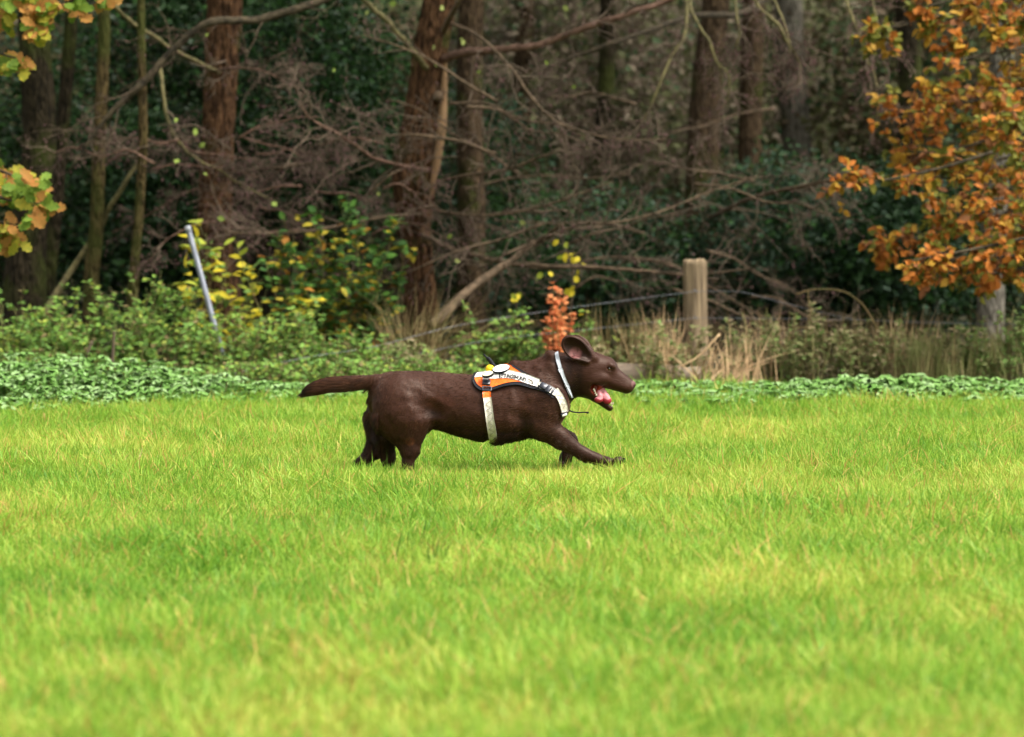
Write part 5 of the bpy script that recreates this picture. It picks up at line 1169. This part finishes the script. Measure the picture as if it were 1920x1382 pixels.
botc = [(889, 716), (897, 728), (912, 732.5), (935, 727), (955, 721), (972, 720), (985, 723), (998, 727), (1008, 726)]
band('edging', [(888, 716), (893, 726), (905, 733.5), (922, 732), (945, 724), (968, 720.5), (985, 723.5), (1000, 728), (1010, 726)], 5, black, 60, .0075, .0042)
band('edging', [(888, 716), (890, 706), (902, 698)], 4, black, 16, .0075, .0042)
band('edging', [(962, 689), (978, 699.5), (996, 709), (1014, 716)], 3.5, black, 30, .0075, .0042)
strip('padding', topc, botc, orange, 60, 12, .0075, .0030)
s1t = [(890, 711), (897, 702), (912, 697.5), (930, 697.5), (950, 697.5), (972, 700.5), (992, 706), (1012, 713.5)]
s1b = [(890, 712.5), (902, 711), (920, 714.5), (936, 713.5), (952, 713), (970, 716), (988, 721.5), (1008, 727)]
SO, SN = strip('reflective_panel', s1t, s1b, white, 60, 8, .0088, .0034)
# lettering, stitched along the panel
tcv = bpy.data.curves.new('lettering', 'FONT'); tcv.body = 'RETTUNGSHUND'; tcv.size = 1; tcv.extrude = 0; tcv.offset = .034; tcv.resolution_u = 2
tob = bpy.data.objects.new('lettering_src', tcv); COL.objects.link(tob); bpy.context.view_layer.update()
tme = bpy.data.meshes.new_from_object(tob.evaluated_get(bpy.context.evaluated_depsgraph_get())); bpy.data.objects.remove(tob)
tv = np.array([v.co[:] for v in tme.vertices]); w0, w1 = tv[:, 0].min(), tv[:, 0].max(); h1 = tv[:, 1].max()
cl_ = curve([(936, 704.6), (950, 705.4), (968, 707.8), (986, 713.2)], 60)
tb = KDTree(SO.shape[0] * SO.shape[1]); flat = SO.reshape(-1, 3); fn = SN.reshape(-1, 3)
for i, p in enumerate(flat): tb.insert(Vector(p), i)
tb.balance(); shb = BVHTree.FromPolygons([tuple(v) for v in flat], [tuple(np.array((i * 8 + j, (i + 1) * 8 + j, (i + 1) * 8 + j + 1, i * 8 + j + 1)).tolist()) for i in range(59) for j in range(7)])
def on_panel(px, py, off):
    dr = (Vector(dp(px, py)) - CAMP).normalized(); h = shb.ray_cast(CAMP, dr)
    if h[0] is None: h = shb.find_nearest(Vector(dp(px, py, -.1)))
    n = h[1] if h[1].y < 0 else -h[1]; return np.array(h[0] + n * off)
me2 = tme
def letters(mirror=False):
    out = []
    for x, y, z in tv:
        t = (x - w0) / (w1 - w0) * 59; a = min(int(t), 58); c0 = cl_[a] * (1 - t + a) + cl_[a + 1] * (t - a); tn = cl_[a + 1] - cl_[a]; tn /= np.linalg.norm(tn); nn = np.array([tn[1], -tn[0]]); p = c0 + nn * (y / h1 - .5) * 8.4
        out.append(on_panel(p[0], p[1], .0022))
    return np.array(out)
LV = letters(); polys = [list(p.vertices) for p in tme.polygons]
lo_ = bpy.data.meshes.new('lettering'); lo_.from_pydata([tuple(v - np.array(world_loc(har))) for v in LV], [], polys); lo_.materials.append(black)
for p in lo_.polygons: pass
lt = bpy.data.objects.new('lettering', lo_); COL.objects.link(lt); lt.parent = har
# straps
band('girth_strap', [(912, 738), (915, 755), (918, 780), (922, 803), (927, 829)], [15, 15, 15, 15, 14], dirty, 40, .009, .0025)
band('girth_webbing', [(911.5, 708), (912, 722), (912.5, 735), (913.5, 747)], 15.5, orange, 20, .0095, .0022)
band('reflective_tab', [(912, 708), (912, 717)], 13, white, 8, .012, .0018)
band('chest_strap', [(1040, 733), (1048, 744), (1054, 757), (1057, 771)], [11, 11, 11.5, 11], dirty, 30, .006, .0025)
band('chest_strap_edge', [(1044, 730), (1052.5, 741), (1059.5, 755), (1062, 768)], [2.2, 2.2, 2.2, 2], black, 30, .005, .0022)
band('shoulder_strap', [(1004, 720), (1016, 725), (1030, 731), (1042, 738)], [12, 11.5, 11, 11], white, 20, .0072, .0024)
band('strap_backing', [(1000, 729), (1014, 732), (1028, 738), (1038, 746)], 3.2, black, 20, .006, .0025)
# stitched box with its cross
for pth in (((991, 713), (998, 716)), ((998, 716), (1001, 722)), ((991, 713), (990, 719)), ((990, 719), (1000, 723)), ((991, 713), (1001, 722)), ((998, 716), (990, 719))):
    band('stitching', [pth[0], ((pth[0][0] + pth[1][0]) / 2, (pth[0][1] + pth[1][1]) / 2), pth[1]], .4, mat('brown_thread', (.35, .28, .2), .8), 6, .0115, .0024, k=2)
for nm_, (ax0, ay0, ax1, ay1), n_z, hw_ in (('stitching', (915, 754, 926, 822), 13, 4.6), ('stitching', (1041, 737, 1055, 765), 7, 3.4)):
    pts_ = []
    for i in range(n_z * 4 + 1):
        t_ = i / (n_z * 4); bow = 3.5 * math.sin(math.pi * t_) if n_z == 7 else -1.0 * math.sin(math.pi * t_); w_ = hw_ * (2 * abs((i / 4) % 2 - 1) - 1)
        nx_, ny_ = (ay1 - ay0), -(ax1 - ax0); l_ = math.hypot(nx_, ny_); p_, nn_ = surf(ax0 + (ax1 - ax0) * t_ + (w_ + bow) * nx_ / l_, ay0 + (ay1 - ay0) * t_ + (w_ + bow) * ny_ / l_); pts_.append(p_ + nn_ * (.0125 if n_z == 13 else .0095))
    b = Buf(); V, q = tubes(np.array(pts_)[None], np.full((1, len(pts_)), .0006), 4); b.put(V, q); b.make(nm_, mat('dark_thread', (.20, .17, .14), .8), har)
def block(name, px, py, wpx, hpx, th, rot, m, par=har, off=.01, hole=False, mirror=True):
    """moulded plastic piece, bevelled, sitting on the strap"""
    c0, n0 = surf(px, py); a = math.radians(rot); ex, _ = surf(px + math.cos(a) * 4, py + math.sin(a) * 4); X_ = ex - c0; X_ -= n0 * (X_ @ n0); X_ /= np.linalg.norm(X_); Z_ = np.cross(n0, X_)
    if Z_[2] < 0: Z_ = -Z_
    w, h = wpx * PX / 2, hpx * PX / 2; r = min(w, h) * .25
    def outline(w, h, r): return [(x * (w - r) + r * math.cos(t), y * (h - r) + r * math.sin(t)) for x, y, t0 in ((1, 1, 0), (-1, 1, 90), (-1, -1, 180), (1, -1, 270)) for t in [math.radians(t0 + d) for d in (0, 45, 90)]]
    layers = [(1, 0), (1, th * .8), (.93, th)]; V = []
    for s_, z in layers: V += [c0 + n0 * (off + z) + X_ * x * s_ + Z_ * y * s_ for x, y in outline(w, h, r)]
    k = 12; q = []
    for L_ in range(2): q += [(L_ * k + i, L_ * k + (i + 1) % k, (L_ + 1) * k + (i + 1) % k, (L_ + 1) * k + i) for i in range(k)]
    V = np.array(V); b = Buf()
    if hole:
        V2 = [c0 + n0 * (off + z) + X_ * x * .72 + Z_ * y * .5 for z in (th, 0) for x, y in outline(w, h, r)]; n_ = len(V); V = np.concatenate([V, V2])
        q += [(24 + i, 24 + (i + 1) % k, n_ + (i + 1) % k, n_ + i) for i in range(k)] + [(n_ + i, n_ + (i + 1) % k, n_ + k + (i + 1) % k, n_ + k + i) for i in range(k)]; b.put(V, q)
    else: b.put(V, q, np.array([list(range(24, 36))]))
    if mirror:
        Vm = V * np.array([1, -1, 1]); b.put(Vm, np.array(q)[:, ::-1], *([] if hole else [np.array([list(range(35, 23, -1))])]))
    return b.make(name, m, par)
block('buckle', 912.5, 722, 15, 12, .007, 2, plast, off=.012); block('slider', 912.5, 733, 18.5, 11, .005, 2, plast, off=.011, hole=True)
block('buckle', 1020, 727.5, 15, 12, .008, 26, plast, off=.0095); block('buckle', 1029.5, 732.5, 9, 13.5, .006, 28, plast, off=.010); block('slider', 1036, 736, 3.5, 13, .006, 30, plast, off=.011)
block('slider', 1055, 776, 11, 4.5, .005, -30, white, off=.008); block('ring', 1055, 775.5, 14, 8, .004, -30, plast, off=.007, hole=True)
# collar
band('collar', [(1042.5, 664), (1047, 682), (1053, 700), (1060, 718), (1067, 738), (1070, 744)], [7, 7.5, 7, 7, 6.5, 5], grey, 60, .008, .0022, par=dog)
band('collar_keeper', [(1049.5, 692), (1052, 698)], 8.6, grey, 6, .0085, .0025, par=dog); band('collar_keeper', [(1061, 720), (1063, 726)], 8.4, grey, 6, .0085, .0025, par=dog)
# round badges on the back
def badge(name, px, py, rx, ry, tilt, y, face, rim, th=.006, marks=None):
    c0 = dp(px, py, y); a = math.radians(-tilt); X_ = np.array([math.cos(a), 0, math.sin(a)]); n_ = 30; th_ = np.arange(n_) / n_ * 2 * np.pi
    nrm = np.array([-.1, -.40, .9]); nrm -= X_ * (nrm @ X_); nrm /= np.linalg.norm(nrm); Y_ = np.cross(nrm, X_); R = rx * PX; 
    def ring(s_, z): return c0 + nrm * z + X_ * (np.cos(th_) * R * s_)[:, None] + Y_ * (np.sin(th_) * R * s_ * ry)[:, None]
    V = np.concatenate([ring(1, -th), ring(1.0, th * .6), ring(.93, th)]); idx = np.arange(90).reshape(3, 30); q = np.stack([idx[:-1], np.roll(idx[:-1], -1, 1), np.roll(idx[1:], -1, 1), idx[1:]], -1).reshape(-1, 4)
    b = Buf(); b.put(V, q, np.array([list(range(29, -1, -1))])); ro = b.make(name, rim, har)
    V = np.concatenate([ring(.93, th * .98), ring(.90, th * 1.12)]); idx = np.arange(60).reshape(2, 30); q = np.stack([idx[:-1], np.roll(idx[:-1], -1, 1), np.roll(idx[1:], -1, 1), idx[1:]], -1).reshape(-1, 4)
    b = Buf(); b.put(V, q, np.array([list(range(30, 60))])); b.make('badge_face', face, ro)
    if marks:
        b = Buf()
        for (mx_, my_, mw_, mh_) in marks:
            P4 = [c0 + nrm * th * z + X_ * (mx_ + u * mw_) * R + Y_ * (my_ + v * mh_) * R for z in (1.12, 1.35) for u, v in ((-1, -1), (1, -1), (1, 1), (-1, 1))]
            b.put(P4, [(4, 5, 6, 7), (0, 1, 5, 4), (1, 2, 6, 5), (2, 3, 7, 6), (3, 0, 4, 7)])
        b.make('emblem', mat('red_print', (.40, .05, .04), .6), ro)
bw = mat('badge_white', (.80, .78, .80), .5, (.72, .70, .74), 60); by = mat('badge_cream', (.80, .74, .48), .5, (.72, .66, .4), 60)
badge('badge', 939.5, 691.5, 17, .92, -11, -.050, bw, black, .0032, marks=[(-.22, .0, .05, .16), (-.06, .06, .10, .05), (-.06, -.08, .05, .07), (.12, .02, .06, .13), (.30, 0, .04, .14)])
badge('badge', 914.5, 702, 11, .95, -13, -.098, by, black, .0045)
ball('bell', dp(918.5, 691.5, -.030), 8.2 * PX, mat('yellow_plastic', (.85, .60, .02), .4, (.78, .5, .02), 30), har, 16, (1.0, .9, .95))
b = Buf(); st = spline(np.array([dp(932, 694, -.02), dp(924, 684, -.02), dp(917, 674, -.02), dp(910, 668, -.02), dp(907, 664, -.02)]), 20)
V, q = tubes(st[None], np.interp(np.linspace(0, 1, 20), [0, .4, .6, .62, 1], [.0085, .0085, .0075, .004, .003])[None], 10); b.put(V, q, caps(1, 20, 10)); b.make('grab_handle', black, har)
b = Buf(); st = spline(np.array([dp(1057, 770, -.075), dp(1064, 768, -.07), dp(1073, 772, -.068), (dp(1085, 773.5, -.066)), dp(1095, 773, -.064), dp(1104, 774, -.062)]), 30)
V, q = tubes(st[None], np.interp(np.linspace(0, 1, 30), [0, .9, .92, 1], [.0028, .0026, .004, .0035])[None], 8); b.put(V, q, caps(1, 30, 8)); b.make('loose_cord', black, har)

# ---------------- coat hair
nh = 190000
tri_a = np.linalg.norm(np.cross(DV[DQ[:, 2]] - DV[DQ[:, 0]], DV[DQ[:, 3]] - DV[DQ[:, 1]]), axis=1) / 2
qc = DV[DQ].mean(1); cov = KDTree(sum(len(o.data.vertices) for o in har.children if o.type == 'MESH' and o.name.split('.')[0] in ('padding', 'girth_strap', 'chest_strap', 'shoulder_strap', 'edging', 'reflective_panel')) + 4000)
ci_ = 0
for o in list(har.children) + [x for x in dog.children if x.name.startswith('collar')]:
    if o.type == 'MESH' and o.name.split('.')[0] in ('padding', 'girth_strap', 'chest_strap', 'shoulder_strap', 'edging', 'collar'):
        for v in o.data.vertices: cov.insert(v.co + world_loc(dog), ci_); ci_ += 1
cov.balance()
hz, hx = qc[:, 2], qc[:, 0]; hn = np.cross(DV[DQ[:, 2]] - DV[DQ[:, 0]], DV[DQ[:, 3]] - DV[DQ[:, 1]]); hn /= np.linalg.norm(hn, axis=1, keepdims=True) + 1e-12
if np.mean((hn * (qc - qc.mean(0))).sum(1)) < 0: hn = -hn
xd = lambda px: dp(px, 0)[0]; zd = lambda py: dp(0, py)[2]
face = hx > xd(1088); leg = (hz < zd(822)) & (hx > xd(1000)) | (hz < zd(850)); tail = hx < xd(700)
tail &= hz > zd(752)
belly = (hn[:, 2] < -.72) & (hx > xd(800)) & (hx < xd(1000)) & (hz < zd(795))
breech = (hx < xd(712)) & (hz < zd(770)) & (hz > zd(850))
L_ = np.full(len(qc), .0095); L_[tail] = .017; L_[face] = .0035; L_[leg] = .006; L_[belly] = .015; L_[breech] = .017; L_[belly & (hx > xd(930)) & (hx < xd(955))] = .024
L_[(hx > xd(1035)) & ~face & (hn[:, 2] < 0)] = .011
tail_under = tail & (hn[:, 2] < -.2); L_[tail_under] = .024
mouthish = (np.linalg.norm((qc - dp(1130, 740)) / np.array([.060, .08, .045]), axis=1) < 1) | (np.linalg.norm((qc - dp(1187, 721)) / np.array([.016, .03, .016]), axis=1) < 1) | (np.linalg.norm((qc - EYE) / np.array([.016, .03, .013]), axis=1) < 1)
earin = (earzone(qc, 1.05) > .3) & (hn[:, 1] < .3)
wgt = tri_a * np.where((hz > zd(860)) & (hx > xd(1060)) & (hz > zd(790)), np.clip((xd(1092) - hx) / .05, 0, 1), 1.) * np.where(belly | breech | tail, 1.3, 1.) * ~(mouthish | earin)
ridx = RG.choice(len(qc), nh, p=wgt / wgt.sum()); P0 = qc[ridx] + RG.normal(size=(nh, 3)) * .0010; n0 = hn[ridx]
flow = np.tile([-1., 0, -.35], (nh, 1)); fr = face[ridx]; flow[fr] = (-1, 0, .25)
lg_ = leg[ridx]; flow[lg_] = (-.1, 0, -1); lf = lg_ & (P0[:, 0] > xd(1000)); flow[lf] = (.65, 0, -.75); flow[tail[ridx]] = (-1, 0, -.30); flow[belly[ridx]] = (-.8, 0, -.8); flow[breech[ridx]] = (-.5, 0, -1)
th_ = (P0[:, 0] < xd(800)) & ~tail[ridx] & ~lg_ & ~breech[ridx]; flow[th_] = (-.25, 0, -1)
flow += (np.stack([noise(P0, 14, 61), noise(P0, 14, 62), noise(P0, 14, 63)], 1) - .5) * .9 + RG.normal(size=(nh, 3)) * .14
flow -= n0 * (flow * n0).sum(1, keepdims=True); flow /= np.linalg.norm(flow, axis=1, keepdims=True) + 1e-9
lift = np.where(belly[ridx] | breech[ridx], .75, np.where(tail[ridx], .20, np.where(face[ridx], .06, .10))) * RG.uniform(.5, 1.5, nh)
keep = np.array([(cov.find(Vector(p))[2] or 1) > .0105 for p in P0]); 
P0, n0, flow, lift = P0[keep], n0[keep], flow[keep], lift[keep]; Lh = (L_[ridx] * RG.uniform(.5, 1.25, nh))[keep]; nh = len(P0)
clump = noise(P0, 75, 70)
def gather(P, cell, amt):
    jit = P + (np.stack([noise(P, 40, 81), noise(P, 40, 82), noise(P, 40, 83)], 1) - .5) * cell
    key = np.floor(jit / cell).astype(np.int64); _, inv = np.unique(key @ np.array([73856093, 19349663, 83492791]), return_inverse=True); inv = inv.ravel()
    cnt = np.bincount(inv); ctr = np.stack([np.bincount(inv, P[:, i]) / cnt for i in range(3)], 1); fl = np.stack([np.bincount(inv, flow[:, i]) / cnt for i in range(3)], 1)
    return (ctr[inv] - P) * amt[:, None], fl[inv], RG.random(len(cnt))[inv]
fringe = (belly | breech | tail)[ridx][keep]
pull, cfl, ctone = gather(P0, .0095, np.where(fringe, .75, np.where(face[ridx][keep], .0, .22)))
flow = flow * .6 + cfl * .6
K_ = 4; t = np.linspace(0, 1, K_)[None, :, None]
C = P0[:, None] - n0[:, None] * .0012 + flow[:, None] * (Lh[:, None, None] * t) + n0[:, None] * (Lh * lift)[:, None, None] * (t - .35 * t * t) ; C[..., 2] -= (Lh[:, None] * .12) * (t[..., 0] ** 2); C += pull[:, None] * t ** 1.3
hc = bpy.data.hair_curves.new('fur'); hc.add_curves([K_] * nh)
hc.attributes['position'].data.foreach_set('vector', (C - np.array(world_loc(dog))).astype(np.float32).ravel())
ra = hc.attributes.get('radius') or hc.attributes.new('radius', 'FLOAT', 'POINT')
ra.data.foreach_set('value', np.tile(np.array([.00036, .00034, .00026, .00008], np.float32), nh))
tn = hc.attributes.new('tint', 'FLOAT', 'CURVE'); tn.data.foreach_set('value', np.clip(.46 + (clump - .5) * .4 + (ctone - .5) * np.where(fringe, .4, .15) + RG.normal(size=nh) * .17 - .52 * dark(P0), 0, 1).astype(np.float32))  # the painted shade lowers the hair tint too
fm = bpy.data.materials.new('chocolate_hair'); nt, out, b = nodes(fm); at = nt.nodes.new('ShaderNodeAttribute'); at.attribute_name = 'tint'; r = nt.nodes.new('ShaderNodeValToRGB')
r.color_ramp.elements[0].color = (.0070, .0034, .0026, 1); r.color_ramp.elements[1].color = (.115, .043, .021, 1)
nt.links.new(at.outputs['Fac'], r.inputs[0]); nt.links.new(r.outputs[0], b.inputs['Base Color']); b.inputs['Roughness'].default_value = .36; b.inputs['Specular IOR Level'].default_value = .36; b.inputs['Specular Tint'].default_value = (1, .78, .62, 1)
hc.materials.append(fm); fur = bpy.data.objects.new('fur', hc); COL.objects.link(fur); fur.parent = dog; fur['kind'] = 'stuff'
